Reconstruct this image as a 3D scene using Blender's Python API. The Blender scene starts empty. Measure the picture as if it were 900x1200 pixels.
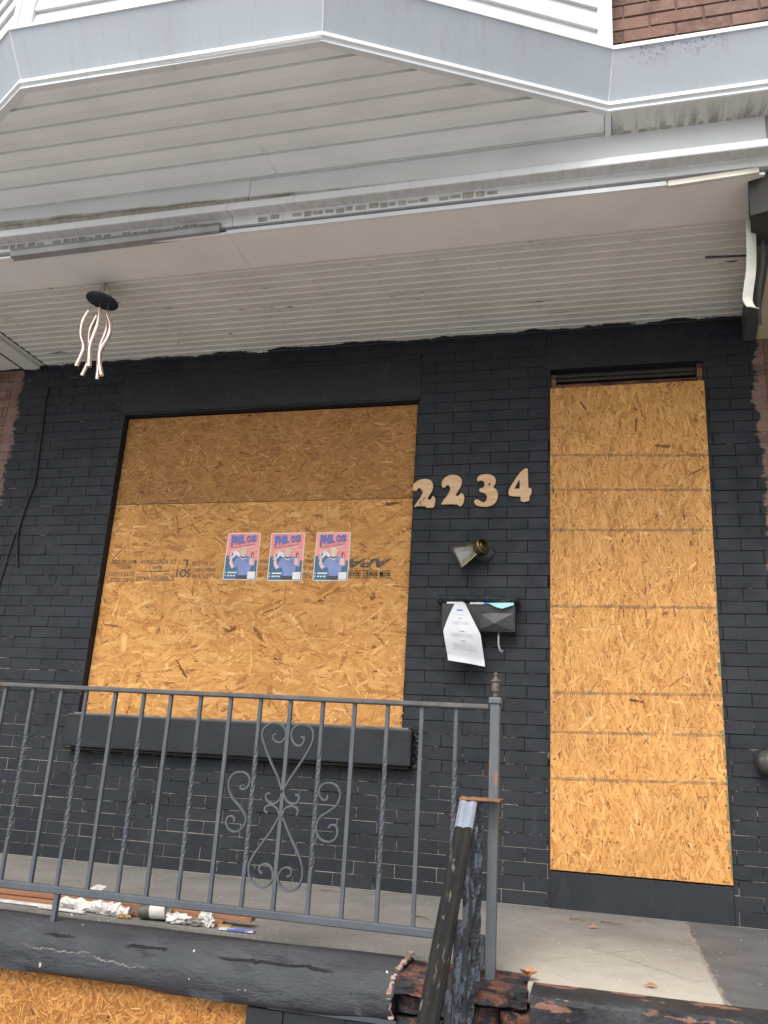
import bpy, bmesh, math, random
from math import sin, cos, pi, radians
from mathutils import Vector, Matrix, noise
random.seed(7)
rnd = random.random
uni = random.uniform
scene = bpy.context.scene
COL = scene.collection

# ------------------------------------------------------------------ mesh builder
class MB:
    def __init__(self):
        self.v = []; self.f = []; self.mi = []; self.uv = []; self.col = []; self.flagcol = False
    def add(self, vs, fs, m=0, uvs=None, col=None):
        b = len(self.v)
        self.v += [tuple(p) for p in vs]
        for k, f in enumerate(fs):
            self.f.append(tuple(i + b for i in f)); self.mi.append(m)
            self.uv.append(uvs[k] if uvs else None)
            self.col.append(col)
            if col: self.flagcol = True
        return self
    def box(self, x0, x1, y0, y1, z0, z1, m=0, bev=0.0, rot=None, c=None):
        bm = bmesh.new()
        bmesh.ops.create_cube(bm, size=1)
        for w in bm.verts:
            w.co = Vector(((x0+x1)/2 + w.co.x*(x1-x0), (y0+y1)/2 + w.co.y*(y1-y0), (z0+z1)/2 + w.co.z*(z1-z0)))
        if bev > 0:
            bmesh.ops.bevel(bm, geom=bm.edges[:], offset=bev, segments=2, profile=0.6, affect='EDGES')
        if rot is not None:
            cc = Vector(c) if c else Vector(((x0+x1)/2, (y0+y1)/2, (z0+z1)/2))
            for w in bm.verts: w.co = cc + rot @ (w.co - cc)
        bm.verts.index_update()
        self.add([w.co[:] for w in bm.verts], [[w.index for w in f.verts] for f in bm.faces], m)
        bm.free(); return self
    def quad(self, a, b, c, d, m=0):
        return self.add([a, b, c, d], [(0, 1, 2, 3)], m)
    def prism_xz(self, poly, y0, y1, m=0, back=True):
        n = len(poly)
        area = sum(poly[i][0]*poly[(i+1) % n][1] - poly[(i+1) % n][0]*poly[i][1] for i in range(n))
        if area < 0: poly = poly[::-1]
        vs = [(x, y0, z) for x, z in poly] + [(x, y1, z) for x, z in poly]
        fs = [tuple(range(n))]
        if back: fs.append(tuple(range(2*n-1, n-1, -1)))
        fs += [(i, i+n, (i+1) % n + n, (i+1) % n) for i in range(n)]
        return self.add(vs, fs, m)
    def prism_xy(self, poly, z0, z1, m=0):
        n = len(poly)
        vs = [(x, y, z0) for x, y in poly] + [(x, y, z1) for x, y in poly]
        fs = [tuple(range(n-1, -1, -1)), tuple(range(n, 2*n))] + [(i, (i+1) % n, (i+1) % n + n, i+n) for i in range(n)]
        return self.add(vs, fs, m)
    def extrude_x(self, prof, x0, x1, m=0, closed=False):
        n = len(prof)
        vs = [(x0, y, z) for y, z in prof] + [(x1, y, z) for y, z in prof]
        k = n if closed else n-1
        fs = [(i, (i+1) % n, (i+1) % n + n, i+n) for i in range(k)]
        if closed: fs += [tuple(range(n-1, -1, -1)), tuple(range(n, 2*n))]
        return self.add(vs, fs, m)
    def sweep(self, path, prof, m=0, up=(0, 1, 0), twist=None, scale=None, cap=True):
        path = [Vector(p) for p in path]; n = len(prof); vs = []; L = len(path)
        upv = Vector(up)
        for i, p in enumerate(path):
            t = (path[min(i+1, L-1)] - path[max(i-1, 0)])
            if t.length < 1e-9: t = Vector((0, 0, 1))
            t.normalize()
            s = upv.cross(t)
            if s.length < 1e-6: s = Vector((1, 0, 0)).cross(t)
            s.normalize(); u = t.cross(s)
            a = twist[i] if twist else 0
            k = scale[i] if scale else 1
            for (q, w) in prof:
                q2 = q*cos(a) - w*sin(a); w2 = q*sin(a) + w*cos(a)
                vs.append(p + s*q2*k + u*w2*k)
        fs = []
        for i in range(L-1):
            for j in range(n):
                fs.append((i*n+j, i*n+(j+1) % n, (i+1)*n+(j+1) % n, (i+1)*n+j))
        if cap: fs += [tuple(range(n-1, -1, -1)), tuple((L-1)*n + j for j in range(n))]
        return self.add(vs, fs, m)
    def tube(self, path, r, seg=8, m=0, up=(0.3, 1, 0.2)):
        sc = None
        if isinstance(r, (list, tuple)): sc = list(r); r = 1
        return self.sweep(path, [(r*cos(2*pi*k/seg), r*sin(2*pi*k/seg)) for k in range(seg)], m, up, None, sc)
    def lathe(self, prof, origin, axis=(0, 0, 1), seg=20, m=0):
        ax = Vector(axis).normalized(); o = Vector(origin)
        s = ax.orthogonal().normalized(); u = ax.cross(s); vs = []; n = len(prof)
        for r, h in prof:
            for k in range(seg):
                a = 2*pi*k/seg; vs.append(o + ax*h + (s*cos(a) + u*sin(a))*max(r, 1e-5))
        fs = []
        for i in range(n-1):
            for k in range(seg):
                fs.append((i*seg+k, i*seg+(k+1) % seg, (i+1)*seg+(k+1) % seg, (i+1)*seg+k))
        fs += [tuple(range(seg-1, -1, -1)), tuple((n-1)*seg+k for k in range(seg))]
        return self.add(vs, fs, m)
    def build(self, name, mats, parent=None, smooth=False, loc=None, fixn=True):
        """vertices are given in world space; the object's origin goes to loc (or its parent's origin)"""
        off = Vector((0, 0, 0))
        if parent is not None:
            off = Vector(parent['_w']) if '_w' in parent else Vector(parent.location)
        if loc is not None and parent is None: off = Vector(loc)
        me = bpy.data.meshes.new(name)
        me.from_pydata([tuple(Vector(p) - off) for p in self.v], [], self.f)
        if not isinstance(mats, (list, tuple)): mats = [mats]
        for mm in mats: me.materials.append(mm)
        me.polygons.foreach_set('material_index', self.mi)
        if any(self.uv):
            l = me.uv_layers.new(name='UVMap'); k = 0
            for p, uvs in zip(me.polygons, self.uv):
                for j, li in enumerate(p.loop_indices):
                    if uvs: l.data[li].uv = uvs[j]
        if self.flagcol:
            a = me.color_attributes.new('flake', 'FLOAT_COLOR', 'CORNER')
            for p, c in zip(me.polygons, self.col):
                c = c or (0.2, .5, .5)
                for li in p.loop_indices: a.data[li].color = (c[0], c[1], c[2], 1)
        if fixn:
            bm = bmesh.new(); bm.from_mesh(me)
            bmesh.ops.recalc_face_normals(bm, faces=bm.faces[:]); bm.to_mesh(me); bm.free()
        if smooth:
            me.polygons.foreach_set('use_smooth', [True]*len(me.polygons))
            try: me.set_sharp_from_angle(angle=radians(smooth if smooth is not True else 40))
            except Exception: pass
        o = bpy.data.objects.new(name, me); COL.objects.link(o)
        if parent is not None:
            o.parent = parent; o['_w'] = list(off)
        else:
            o.location = off; o['_w'] = list(off)
        return o

def tag(o, label=None, cat=None, group=None, kind=None):
    if label: o['label'] = label
    if cat: o['category'] = cat
    if group: o['group'] = group
    if kind: o['kind'] = kind
    return o
def thing(name, label, cat, loc=(0, 0, 0), group=None):
    o = bpy.data.objects.new(name, None); COL.objects.link(o); o.location = loc
    o.empty_display_size = .1; o['_w'] = list(loc)
    return tag(o, label, cat, group)

def smooth_path(pts, n=6):
    """Catmull-Rom through the points"""
    P = [Vector(p) for p in pts]; out = []
    for i in range(len(P)-1):
        a = P[max(i-1, 0)]; b = P[i]; c = P[i+1]; d = P[min(i+2, len(P)-1)]
        for k in range(n):
            t = k/n
            out.append(0.5*((2*b) + (c-a)*t + (2*a-5*b+4*c-d)*t*t + (-a+3*b-3*c+d)*t**3))
    out.append(P[-1]); return out

# ------------------------------------------------------------------ materials
class NT:
    def __init__(self, name):
        self.mat = bpy.data.materials.new(name); self.mat.use_nodes = True
        self.t = self.mat.node_tree; self.t.nodes.clear()
        self.out = self.n('ShaderNodeOutputMaterial'); self.b = self.n('ShaderNodeBsdfPrincipled')
        self.l(self.b.outputs[0], self.out.inputs[0])
        self.tc = self.n('ShaderNodeTexCoord'); self.pos = self.n('ShaderNodeNewGeometry').outputs['Position']
    def n(self, ty, **k):
        x = self.t.nodes.new(ty)
        for a, b in k.items(): setattr(x, a, b)
        return x
    def l(self, a, b): self.t.links.new(a, b)
    def put(self, sock, val):
        if hasattr(val, 'is_output'): self.l(val, sock)
        elif isinstance(val, (tuple, list)) and len(val) == 3 and sock.type == 'RGBA': sock.default_value = (*val, 1)
        else: sock.default_value = val
    def mapping(self, src=None, scale=(1, 1, 1), rot=(0, 0, 0), loc=(0, 0, 0)):
        m = self.n('ShaderNodeMapping'); self.l(src or self.pos, m.inputs[0])
        m.inputs['Scale'].default_value = scale; m.inputs['Rotation'].default_value = rot; m.inputs['Location'].default_value = loc
        return m.outputs[0]
    def noise(self, scale=5, detail=4, rough=.55, vec=None, dist=0):
        x = self.n('ShaderNodeTexNoise'); self.l(vec or self.pos, x.inputs['Vector'])
        x.inputs['Scale'].default_value = scale; x.inputs['Detail'].default_value = detail
        x.inputs['Roughness'].default_value = rough; x.inputs['Distortion'].default_value = dist
        return x.outputs[0]
    def ramp(self, fac, stops, interp='LINEAR'):
        r = self.n('ShaderNodeValToRGB'); self.l(fac, r.inputs[0]); cr = r.color_ramp; cr.interpolation = interp
        while len(cr.elements) < len(stops): cr.elements.new(.5)
        for e, (p, c) in zip(cr.elements, stops):
            e.position = p; e.color = (*c, 1) if isinstance(c, (tuple, list)) else (c, c, c, 1)
        return r.outputs[0]
    def math(self, op, a, b=None, c=None, clamp=False):
        x = self.n('ShaderNodeMath', operation=op, use_clamp=clamp)
        self.put(x.inputs[0], a)
        if b is not None: self.put(x.inputs[1], b)
        if c is not None: self.put(x.inputs[2], c)
        return x.outputs[0]
    def mix(self, fac, a, b, mode='MIX'):
        x = self.n('ShaderNodeMix', data_type='RGBA', blend_type=mode)
        self.put(x.inputs[0], fac); self.put(x.inputs[6], a); self.put(x.inputs[7], b)
        return x.outputs[2]
    def rng(self, v, a, b, c=0., d=1.):
        x = self.n('ShaderNodeMapRange'); x.clamp = True
        self.put(x.inputs[0], v)
        for i, q in enumerate((a, b, c, d)): x.inputs[i+1].default_value = q
        return x.outputs[0]
    def xyz(self, src=None):
        s = self.n('ShaderNodeSeparateXYZ'); self.l(src or self.pos, s.inputs[0]); return s.outputs
    def bump(self, h, strength=.3, dist=.01, prev=None):
        x = self.n('ShaderNodeBump'); x.inputs['Strength'].default_value = strength; x.inputs['Distance'].default_value = dist
        self.l(h, x.inputs['Height'])
        if prev: self.l(prev, x.inputs['Normal'])
        return x.outputs[0]
    def done(self, col, rough=.6, normal=None, metal=0., spec=.5, **k):
        self.put(self.b.inputs['Base Color'], col); self.put(self.b.inputs['Roughness'], rough)
        self.b.inputs['Metallic'].default_value = metal; self.b.inputs['Specular IOR Level'].default_value = spec
        if normal: self.l(normal, self.b.inputs['Normal'])
        for a, b in k.items(): self.put(self.b.inputs[a], b)
        return self.mat

def simple(name, c1, c2=None, scale=8, rough=.6, bump=.15, bscale=60, metal=0., spec=.5, lo=.35, hi=.65, spots=None, stretch=(1, 1, 1), bdist=.004):
    m = NT(name); v = m.mapping(scale=stretch)
    c2 = c2 or tuple(x*.8 for x in c1)
    col = m.mix(m.rng(m.noise(scale, 6, .6, v), lo, hi), c1, c2)
    if spots:
        for (sc, s, a, b, st) in spots:
            col = m.mix(m.rng(m.noise(s, 5, .6, m.mapping(scale=st)), a, b), col, sc)
    n = m.bump(m.noise(bscale, 4), bump, bdist)
    return m.done(col, rough, n, metal, spec)

# --- painted brick: black paint, red clay shows past the painted edge
def paint_mask(m):
    X, Y, Z = m.xyz()
    nz = m.noise(9, 5, .65); nz2 = m.noise(2.2, 2, .5)
    brush = m.noise(30, 3, .6, m.mapping(scale=(.25, 1, 1)))
    off = m.math('ADD', m.math('MULTIPLY', m.math('SUBTRACT', nz, .5), .16),
                 m.math('ADD', m.math('MULTIPLY', m.math('SUBTRACT', nz2, .5), .12), m.math('MULTIPLY', m.math('SUBTRACT', brush, .5), .10)))
    xs = m.math('ADD', X, off)
    L = m.rng(xs, -.842, -.826); R = m.rng(xs, 3.652, 3.664, 1., 0.)
    return m.math('MULTIPLY', L, R), Z, X
def red_brick_col(m):
    isl = m.n('ShaderNodeNewGeometry').outputs['Random Per Island']
    base = m.ramp(isl, [(0, (.125, .074, .06)), (.4, (.17, .095, .075)), (.75, (.205, .118, .09)), (1, (.155, .105, .09))])
    sp = m.mix(m.rng(m.noise(45, 5, .7), .45, .75), base, (.23, .16, .13))
    return m.mix(m.rng(m.noise(7, 4), .5, .8), sp, (.07, .045, .04))
def mat_painted_brick():
    m = NT('painted_brick'); mask, Z, X = paint_mask(m)
    isl = m.n('ShaderNodeNewGeometry').outputs['Random Per Island']
    pc = m.ramp(isl, [(0, (.0078, .0102, .0136)), (.5, (.0100, .0127, .0166)), (1, (.0132, .0161, .0204))])
    pc = m.mix(m.rng(m.noise(3.5, 6, .6), .42, .72), pc, (.0185, .0216, .0260))
    streak = m.rng(m.noise(18, 4, .6, m.mapping(scale=(1, 1, .12))), .62, .76)
    pc = m.mix(m.math('MULTIPLY', streak, .25), pc, (.07, .07, .073))
    chip = m.math('MULTIPLY', m.rng(m.noise(38, 3, .5), .75, .77), m.rng(m.noise(3, 2), .48, .6))
    pc = m.mix(chip, pc, (.22, .15, .12))
    col = m.mix(mask, red_brick_col(m), pc)
    n = m.bump(m.noise(150, 4), .25, .004, m.bump(m.noise(26, 4), .25, .008))
    return m.done(col, m.rng(m.noise(12, 3), .3, .7, .50, .72), n, spec=.35)
def mat_mortar():
    m = NT('painted_mortar'); mask, Z, X = paint_mask(m)
    pale = m.mix(m.noise(60, 3), (.27, .225, .20), (.16, .14, .125))
    low = m.rng(Z, .12, 1.25, .150, -.045)
    wear = m.math('ADD', m.noise(5.5, 6, .75, m.mapping(scale=(1, 1, 2.6))), low)
    leftw = m.rng(X, -.6, .4, .06, 0.)
    wear = m.math('ADD', wear, leftw)
    k = m.rng(wear, .575, .64)
    pc = m.mix(k, (.0062, .0076, .0098), pale)
    col = m.mix(mask, (.16, .10, .08), pc)
    return m.done(col, .85, m.bump(m.noise(120, 3), .4, .004), spec=.2)
def mat_red_brick():
    m = NT('red_brick')
    return m.done(red_brick_col(m), .85, m.bump(m.noise(120, 5), .5, .004), spec=.2)
M_PB = mat_painted_brick(); M_MO = mat_mortar(); M_RB = mat_red_brick()
M_RMO = simple('red_mortar', (.15, .09, .078), (.11, .07, .06), 30, .9)

M_BLACK = simple('black_masonry_paint', (.0096, .0121, .0158), (.0150, .0180, .0226), 4, .55, .3, 90, spec=.35,
                 spots=[((.30, .25, .22), 34, .74, .76, (1, 1, 1)), ((.026, .029, .034), 10, .55, .75, (1, 1, .4))])
def mat_coping():
    m = NT('coping_paint')
    c = m.mix(m.rng(m.noise(3, 7, .65), .35, .7), (.034, .0375, .043), (.066, .071, .080))
    c = m.mix(m.rng(m.noise(14, 6, .7, m.mapping(scale=(.35, 1, 1.4))), .56, .70), c, (.018, .019, .022))
    c = m.mix(m.rng(m.noise(11, 4, .6, m.mapping(scale=(.6, 1, 2))), .765, .775), c, (.50, .45, .40))
    c = m.mix(m.rng(m.noise(26, 2, .5, m.mapping(loc=(3, 1, 2))), .765, .775), c, (.55, .50, .45))
    c = m.mix(m.rng(m.noise(4.5, 4, .6, m.mapping(scale=(.5, 1, 3), loc=(9, 3, 1))), .715, .73), c, (.20, .09, .05))
    X, Y, Z = m.xyz()
    wz = m.math('MULTIPLY', m.math('SUBTRACT', m.noise(5, 6, .7), .5), .10)
    d1 = m.math('ABSOLUTE', m.math('SUBTRACT', Z, m.math('ADD', wz, m.math('MULTIPLY_ADD', X, -.03, -.035))))
    k1 = m.math('MULTIPLY', m.math('MULTIPLY', m.rng(d1, .0007, .0018, 1, 0), m.rng(m.noise(22, 3), .40, .52)), m.math('MULTIPLY', m.rng(X, .93, .97), m.rng(X, 1.36, 1.42, 1, 0)))
    c = m.mix(k1, c, (.28, .255, .22))
    wz2 = m.math('MULTIPLY', m.math('SUBTRACT', m.noise(4, 6, .7, m.mapping(loc=(4, 4, 4))), .5), .06)
    d2 = m.math('ABSOLUTE', m.math('SUBTRACT', Z, m.math('ADD', wz2, -.028)))
    k2 = m.math('MULTIPLY', m.rng(d2, .0016, .004, 1, 0), m.rng(m.noise(3, 2, .5, m.mapping(loc=(8, 0, 0))), .48, .52))
    c = m.mix(k2, c, (.006, .006, .006))
    h = m.math('SUBTRACT', m.noise(8, 8, .7, m.mapping(scale=(.6, 1, 1.6))), m.math('MULTIPLY', k2, .5))
    nn = m.bump(m.noise(90, 3), .2, .003, m.bump(h, .8, .03))
    return m.done(c, m.rng(m.noise(7, 3), .3, .7, .5, .75), nn, spec=.35)
M_COPING = mat_coping()

def mat_white(name, base, dirt, amt=(.55, .8), streak=True, rough=.42, mold=False):
    m = NT(name)
    c = m.mix(m.rng(m.noise(2.2, 5, .6), .4, .75), base, tuple(x*.88 for x in base))
    if streak:
        s = m.rng(m.noise(9, 6, .65, m.mapping(scale=(3.2, 1, .22))), *amt)
        c = m.mix(m.math('MULTIPLY', s, .55), c, dirt)
    if mold:
        X, Y, Z = m.xyz()
        k = m.math('MULTIPLY', m.rng(m.noise(60, 4, .7), .52, .62), m.math('MULTIPLY', m.rng(m.noise(9, 3), .40, .6), m.math('MULTIPLY', m.math('MULTIPLY', m.rng(X, 2.98, 3.05), m.rng(X, 3.40, 3.30)), m.rng(Z, 3.33, 3.40))))
        c = m.mix(k, c, (.10, .09, .075))
    sp = m.rng(m.noise(40, 2, .5), .79, .80)
    c = m.mix(sp, c, (.12, .10, .08))
    return m.done(c, rough, m.bump(m.noise(3, 3), .12, .02), spec=.4)
M_FASCIA = mat_white('fascia_aluminium', (.425, .462, .505), (.30, .30, .285), (.55, .8), True, .35, True)
M_WHITE = mat_white('white_trim', (.68, .70, .70), (.45, .42, .36), (.58, .8))
M_SIDING = mat_white('white_siding', (.60, .61, .61), (.5, .5, .48), (.6, .85), False)
M_SOFFIT = mat_white('vinyl_soffit', (.82, .82, .80), (.70, .69, .66), (.5, .8), False, .5)
M_PANEL = mat_white('beam_panel', (.76, .745, .715), (.62, .60, .56), (.5, .8), False, .5)
M_STAIN = mat_white('stained_trim', (.58, .575, .55), (.33, .305, .25), (.45, .7), True, .55)
M_DIRTY = mat_white('dirty_metal', (.40, .385, .34), (.17, .155, .12), (.40, .6), True, .6)
M_GREY = simple('dull_aluminium', (.33, .335, .335), (.24, .24, .235), 6, .4, .1, 40, metal=.25)
M_GREYPAINT = simple('grey_paint', (.085, .085, .08), (.055, .055, .052), 5, .6, .2, 50, spec=.3, stretch=(1, .5, 1))
M_VOID = simple('dark_gap', (.012, .011, .010), None, 8, .9)
M_TAN = simple('tan_paint', (.50, .43, .29), (.42, .36, .24), 4, .6)
def mat_ceiling():
    m = NT('beadboard_paint')
    c = m.mix(m.rng(m.noise(2.5, 6, .65), .35, .75), (.63, .615, .56), (.53, .515, .465))
    peel = m.math('MULTIPLY', m.rng(m.noise(16, 5, .75, m.mapping(scale=(.30, 2.4, 1))), .60, .635), m.rng(m.noise(2.6, 3), .54, .63))
    c = m.mix(peel, c, (.05, .04, .03))
    pk = m.rng(m.noise(20, 3, .6, m.mapping(scale=(.3, 2.5, 1), loc=(4, 2, 0))), .715, .73)
    c = m.mix(pk, c, (.07, .055, .045))
    # black wall paint dabbed over the ceiling's edge next to the wall
    X, Y, Z = m.xyz()
    e = m.math('ADD', Y, m.math('MULTIPLY', m.math('SUBTRACT', m.noise(7, 6, .75, m.mapping(scale=(.6, 1, 1))), .5), .17))
    c = m.mix(m.rng(e, -.035, -.028), c, (.022, .022, .024))
    return m.done(c, .55, m.bump(m.noise(30, 4), .2, .003), spec=.3)
M_CEIL = mat_ceiling()

def mat_floor():
    m = NT('porch_concrete'); X, Y, Z = m.xyz()
    c = m.mix(m.rng(m.noise(3, 7, .65), .35, .7), (.195, .188, .172), (.135, .131, .120))
    grit = m.rng(m.noise(110, 3, .7), .5, .72); c = m.mix(m.math('MULTIPLY', grit, .35), c, (.40, .39, .36))
    # worn pale patch in front of the door, grey paint walked off; skylight towards the front edge painted in too
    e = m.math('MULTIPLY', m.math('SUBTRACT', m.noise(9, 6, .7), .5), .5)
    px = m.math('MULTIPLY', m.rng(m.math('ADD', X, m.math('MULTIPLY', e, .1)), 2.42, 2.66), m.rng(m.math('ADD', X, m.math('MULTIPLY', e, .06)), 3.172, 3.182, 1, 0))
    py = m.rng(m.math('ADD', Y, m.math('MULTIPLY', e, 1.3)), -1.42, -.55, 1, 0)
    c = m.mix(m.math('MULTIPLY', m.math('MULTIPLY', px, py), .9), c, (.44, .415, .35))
    # grey painted slab to the right
    g = m.rng(m.math('ADD', X, m.math('MULTIPLY', e, -.12)), 3.178, 3.19)
    gc = m.mix(m.rng(m.noise(5, 6), .4, .7), (.085, .088, .09), (.125, .126, .125))
    c = m.mix(g, c, gc)
    ln = m.math('ADD', m.math('ABSOLUTE', m.math('SUBTRACT', X, m.math('ADD', 3.185, m.math('MULTIPLY', e, .12)))), 0.)
    c = m.mix(m.math('MULTIPLY', m.rng(ln, .002, .008, 1, 0), m.rng(m.noise(18, 4), .32, .6, .25, .9)), c, (.28, .24, .18))
    # scored diamond lines
    for sx in (1, -1):
        d = m.math('FRACT', m.math('DIVIDE', m.math('ADD', m.math('ADD', X, m.math('MULTIPLY', e, .12)), m.math('MULTIPLY', Y, sx*.85)), .52))
        d = m.math('ABSOLUTE', m.math('SUBTRACT', d, .5))
        k = m.math('MULTIPLY', m.rng(d, .478, .494), m.rng(m.noise(4, 5), .42, .62, .0, .55))
        c = m.mix(m.math('MULTIPLY', k, m.math('SUBTRACT', 1., g)), c, (.10, .095, .085))
    st = m.rng(m.noise(5, 5, .65, m.mapping(loc=(5, 0, 0))), .6, .75); c = m.mix(m.math('MULTIPLY', st, .6), c, (.12, .11, .09))
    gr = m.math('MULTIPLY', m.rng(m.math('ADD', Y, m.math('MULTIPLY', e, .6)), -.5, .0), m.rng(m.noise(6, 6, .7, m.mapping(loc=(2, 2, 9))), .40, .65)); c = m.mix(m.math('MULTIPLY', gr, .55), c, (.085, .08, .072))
    fs2 = m.rng(m.noise(28, 5, .7, m.mapping(scale=(.4, 1, 1), loc=(6, 1, 0))), .60, .68); c = m.mix(m.math('MULTIPLY', fs2, .45), c, (.11, .10, .085))
    ch = m.math('MULTIPLY', m.rng(m.noise(16, 4, .6, m.mapping(scale=(.45, 1.4, 1), loc=(2, 7, 0))), .68, .70), m.rng(Y, -1.5, -.8, 1, .3))
    c = m.mix(ch, c, (.09, .09, .09))
    sd = m.rng(m.math('ADD', Y, m.math('MULTIPLY', e, .08)), -.022, -.006); c = m.mix(m.math('MULTIPLY', sd, .7), c, (.30, .28, .25))
    w = m.rng(m.noise(52, 2, .5, m.mapping(loc=(1, 3, 0))), .725, .735); c = m.mix(w, c, (.7, .68, .62))
    return m.done(c, m.rng(m.noise(4, 3), .3, .7, .55, .8), m.bump(m.noise(70, 5), .35, .004), spec=.35)
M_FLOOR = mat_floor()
def mat_crumble():
    m = NT('crumbling_brick')
    c = m.mix(m.rng(m.noise(16, 6, .7), .35, .7), (.19, .088, .06), (.10, .055, .043))
    X, Y, Z = m.xyz(m.n('ShaderNodeNewGeometry').outputs['Normal'])
    k = m.rng(m.noise(14, 7, .75), .455, .53)
    c = m.mix(k, c, (.035, .037, .042))
    return m.done(c, .95, m.bump(m.noise(60, 6, .75), .8, .008), spec=.12)
M_CRUMB = mat_crumble()
M_NOSE = simple('peeling_black', (.017, .018, .021), (.032, .034, .038), 6, .6, .8, 24, spec=.35, bdist=.012,
                spots=[((.20, .105, .075), 13, .545, .575, (.45, 1, 1.6)), ((.02, .021, .026), 6, .62, .68, (.6, 1, 1.5)), ((.42, .36, .28), 22, .70, .72, (.3, 1, 1))])
M_IRON = simple('grey_iron_paint', (.056, .066, .078), (.074, .085, .097), 12, .55, .3, 70, spec=.4,
                spots=[((.02, .02, .022), 30, .70, .72, (1, 1, .5)), ((.30, .30, .29), 55, .73, .75, (1, 1, 1))])
M_IRONTOP = simple('worn_rail_paint', (.055, .054, .055), (.095, .092, .09), 16, .45, .25, 70, spec=.5,
                   spots=[((.14, .07, .04), 9, .62, .7, (1, 1, 1)), ((.55, .55, .53), 30, .735, .75, (.4, 1, 1))])
M_POST = simple('chipped_post_paint', (.075, .087, .097), (.098, .109, .118), 9, .45, .25, 60, spec=.5,
                spots=[((.21, .10, .065), 15, .57, .60, (1.6, 1, .4)), ((.02, .018, .018), 15, .68, .70, (1, 1, .6))])
M_RUST = simple('rusty_iron', (.24, .115, .05), (.13, .06, .035), 20, .8, .4, 60)
M_FINIAL = simple('finial_bronze', (.14, .11, .095), (.085, .075, .07), 30, .5, .4, 80, metal=.3)
M_CAST = simple('peeling_step_rail', (.022, .023, .026), (.04, .043, .05), 14, .55, .4, 60, spec=.3,
                spots=[((.085, .10, .125), 34, .52, .56, (1.3, 1.3, .6)), ((.55, .54, .50), 40, .72, .74, (1, 1, .6))])
M_HRAIL = simple('worn_handrail', (.009, .009, .009), (.020, .019, .017), 9, .62, .4, 60, spec=.16, stretch=(2, .5, .5),
                 spots=[((.15, .135, .11), 46, .60, .70, (1.6, .3, .3))])
M_HSILV = simple('bare_handrail_end', (.27, .30, .36), (.17, .19, .23), 14, .45, .2, 60, metal=.2, stretch=(2, .4, .4))
M_BRASS = simple('tarnished_brass', (.16, .125, .05), (.085, .07, .035), 20, .36, .25, 60, metal=.75)
M_GLASSY = None
def mat_glass():
    m = NT('dusty_glass')
    c = m.mix(m.rng(m.noise(26, 5), .38, .66), (.34, .345, .31), (.17, .17, .14))
    mat = m.done(c, .22, None, 0, .6, Alpha=.62)
    return mat
M_GLASSY = mat_glass()
M_BULB = simple('frosted_bulb', (.72, .70, .62), (.6, .58, .5), 10, .4)
M_BOX = simple('black_mailbox', (.026, .027, .029), (.040, .041, .044), 6, .40, .1, 50, spec=.5)
M_LID = simple('worn_mailbox_lid', (.013, .020, .027), (.022, .030, .038), 20, .5, .6, 45,
               spots=[((.13, .11, .085), 18, .58, .68, (1, 1, 3))])
M_PAPER = simple('white_paper', (.62, .635, .66), (.56, .57, .60), 6, .7, .1, 20)
M_LITTER = simple('soiled_paper', (.62, .61, .59), (.44, .42, .39), 22, .8, .4, 40)
M_INK = simple('grey_ink', (.52, .53, .56), None, 5, .7)
M_INKD = simple('dark_ink', (.14, .14, .16), None, 5, .7)
M_INKB = simple('blue_ink', (.07, .18, .55), None, 5, .7)
M_TEAL = simple('teal_paper', (.35, .66, .68), (.3, .58, .6), 9, .6)
M_PLYNUM = simple('cut_plywood', (.63, .43, .245), (.50, .31, .155), 6, .65, .25, 60, stretch=(1, 1, 6),
                  spots=[((.27, .13, .06), 14, .70, .74, (1, 1, .5)), ((.02, .02, .02), 46, .735, .745, (1, 1, 1))])
M_PLYEDGE = simple('plywood_edge', (.06, .04, .025), None, 20, .8)
M_COPPER = simple('pale_copper_tube', (.86, .70, .62), (.78, .62, .54), 10, .22, .02, 30, metal=.85)
M_DISC = simple('black_disc', (.014, .018, .026), (.02, .025, .034), 20, .5)
M_STRING = simple('grey_string', (.10, .10, .10), None, 20, .8)
M_PLANK = simple('weathered_wood', (.33, .155, .075), (.19, .085, .045), 9, .75, .5, 50, stretch=(.25, 3, 3),
                 spots=[((.42, .25, .13), 10, .60, .7, (.3, 3, 3))])
M_LEAF = simple('dry_leaf', (.46, .20, .075), (.32, .13, .05), 20, .7)
M_TWIG = simple('dry_twig', (.13, .075, .045), None, 20, .8)
M_PLASTIC = simple('white_plastic', (.72, .72, .70), (.6, .6, .58), 8, .35, .1, 20)
M_CUPD = simple('dark_cup', (.05, .047, .043), (.09, .085, .075), 20, .5)
M_CUPL = simple('dusty_clear_cup', (.50, .47, .42), (.62, .6, .56), 12, .35)
M_BLUE = simple('blue_wrapper', (.10, .13, .42), (.55, .56, .62), 22, .5, lo=.45, hi=.55)
M_OCHRE = simple('ochre_wrapper', (.36, .23, .09), None, 10, .5)
M_SCREW = simple('screw_head', (.05, .04, .03), None, 20, .5, metal=.4)
def mat_faint(name, c, lo, hi, sc=40, stretch=(1, 1, 1)):
    m = NT(name); a = m.rng(m.noise(sc, 5, .65, m.mapping(scale=stretch)), .30, .70, lo, hi)
    return m.done(c, .9, Alpha=a)
M_PENCIL = mat_faint('pencil_line', (.15, .135, .10), .06, .55)
M_STAMP = simple('stamp_ink', (.13, .085, .055), (.30, .19, .09), 60, .8, lo=.45, hi=.75)
M_STAMPD = simple('dark_stamp_ink', (.085, .065, .05), (.24, .16, .09), 80, .8, lo=.5, hi=.8)
M_CABLE = simple('painted_cable', (.012, .012, .014), None, 10, .6)
M_ROUND = simple('weathered_black_metal', (.06, .062, .06), (.035, .03, .026), 12, .45, .6, 30,
                 spots=[((.17, .18, .175), 10, .56, .68, (1, 1, 1))])
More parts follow.
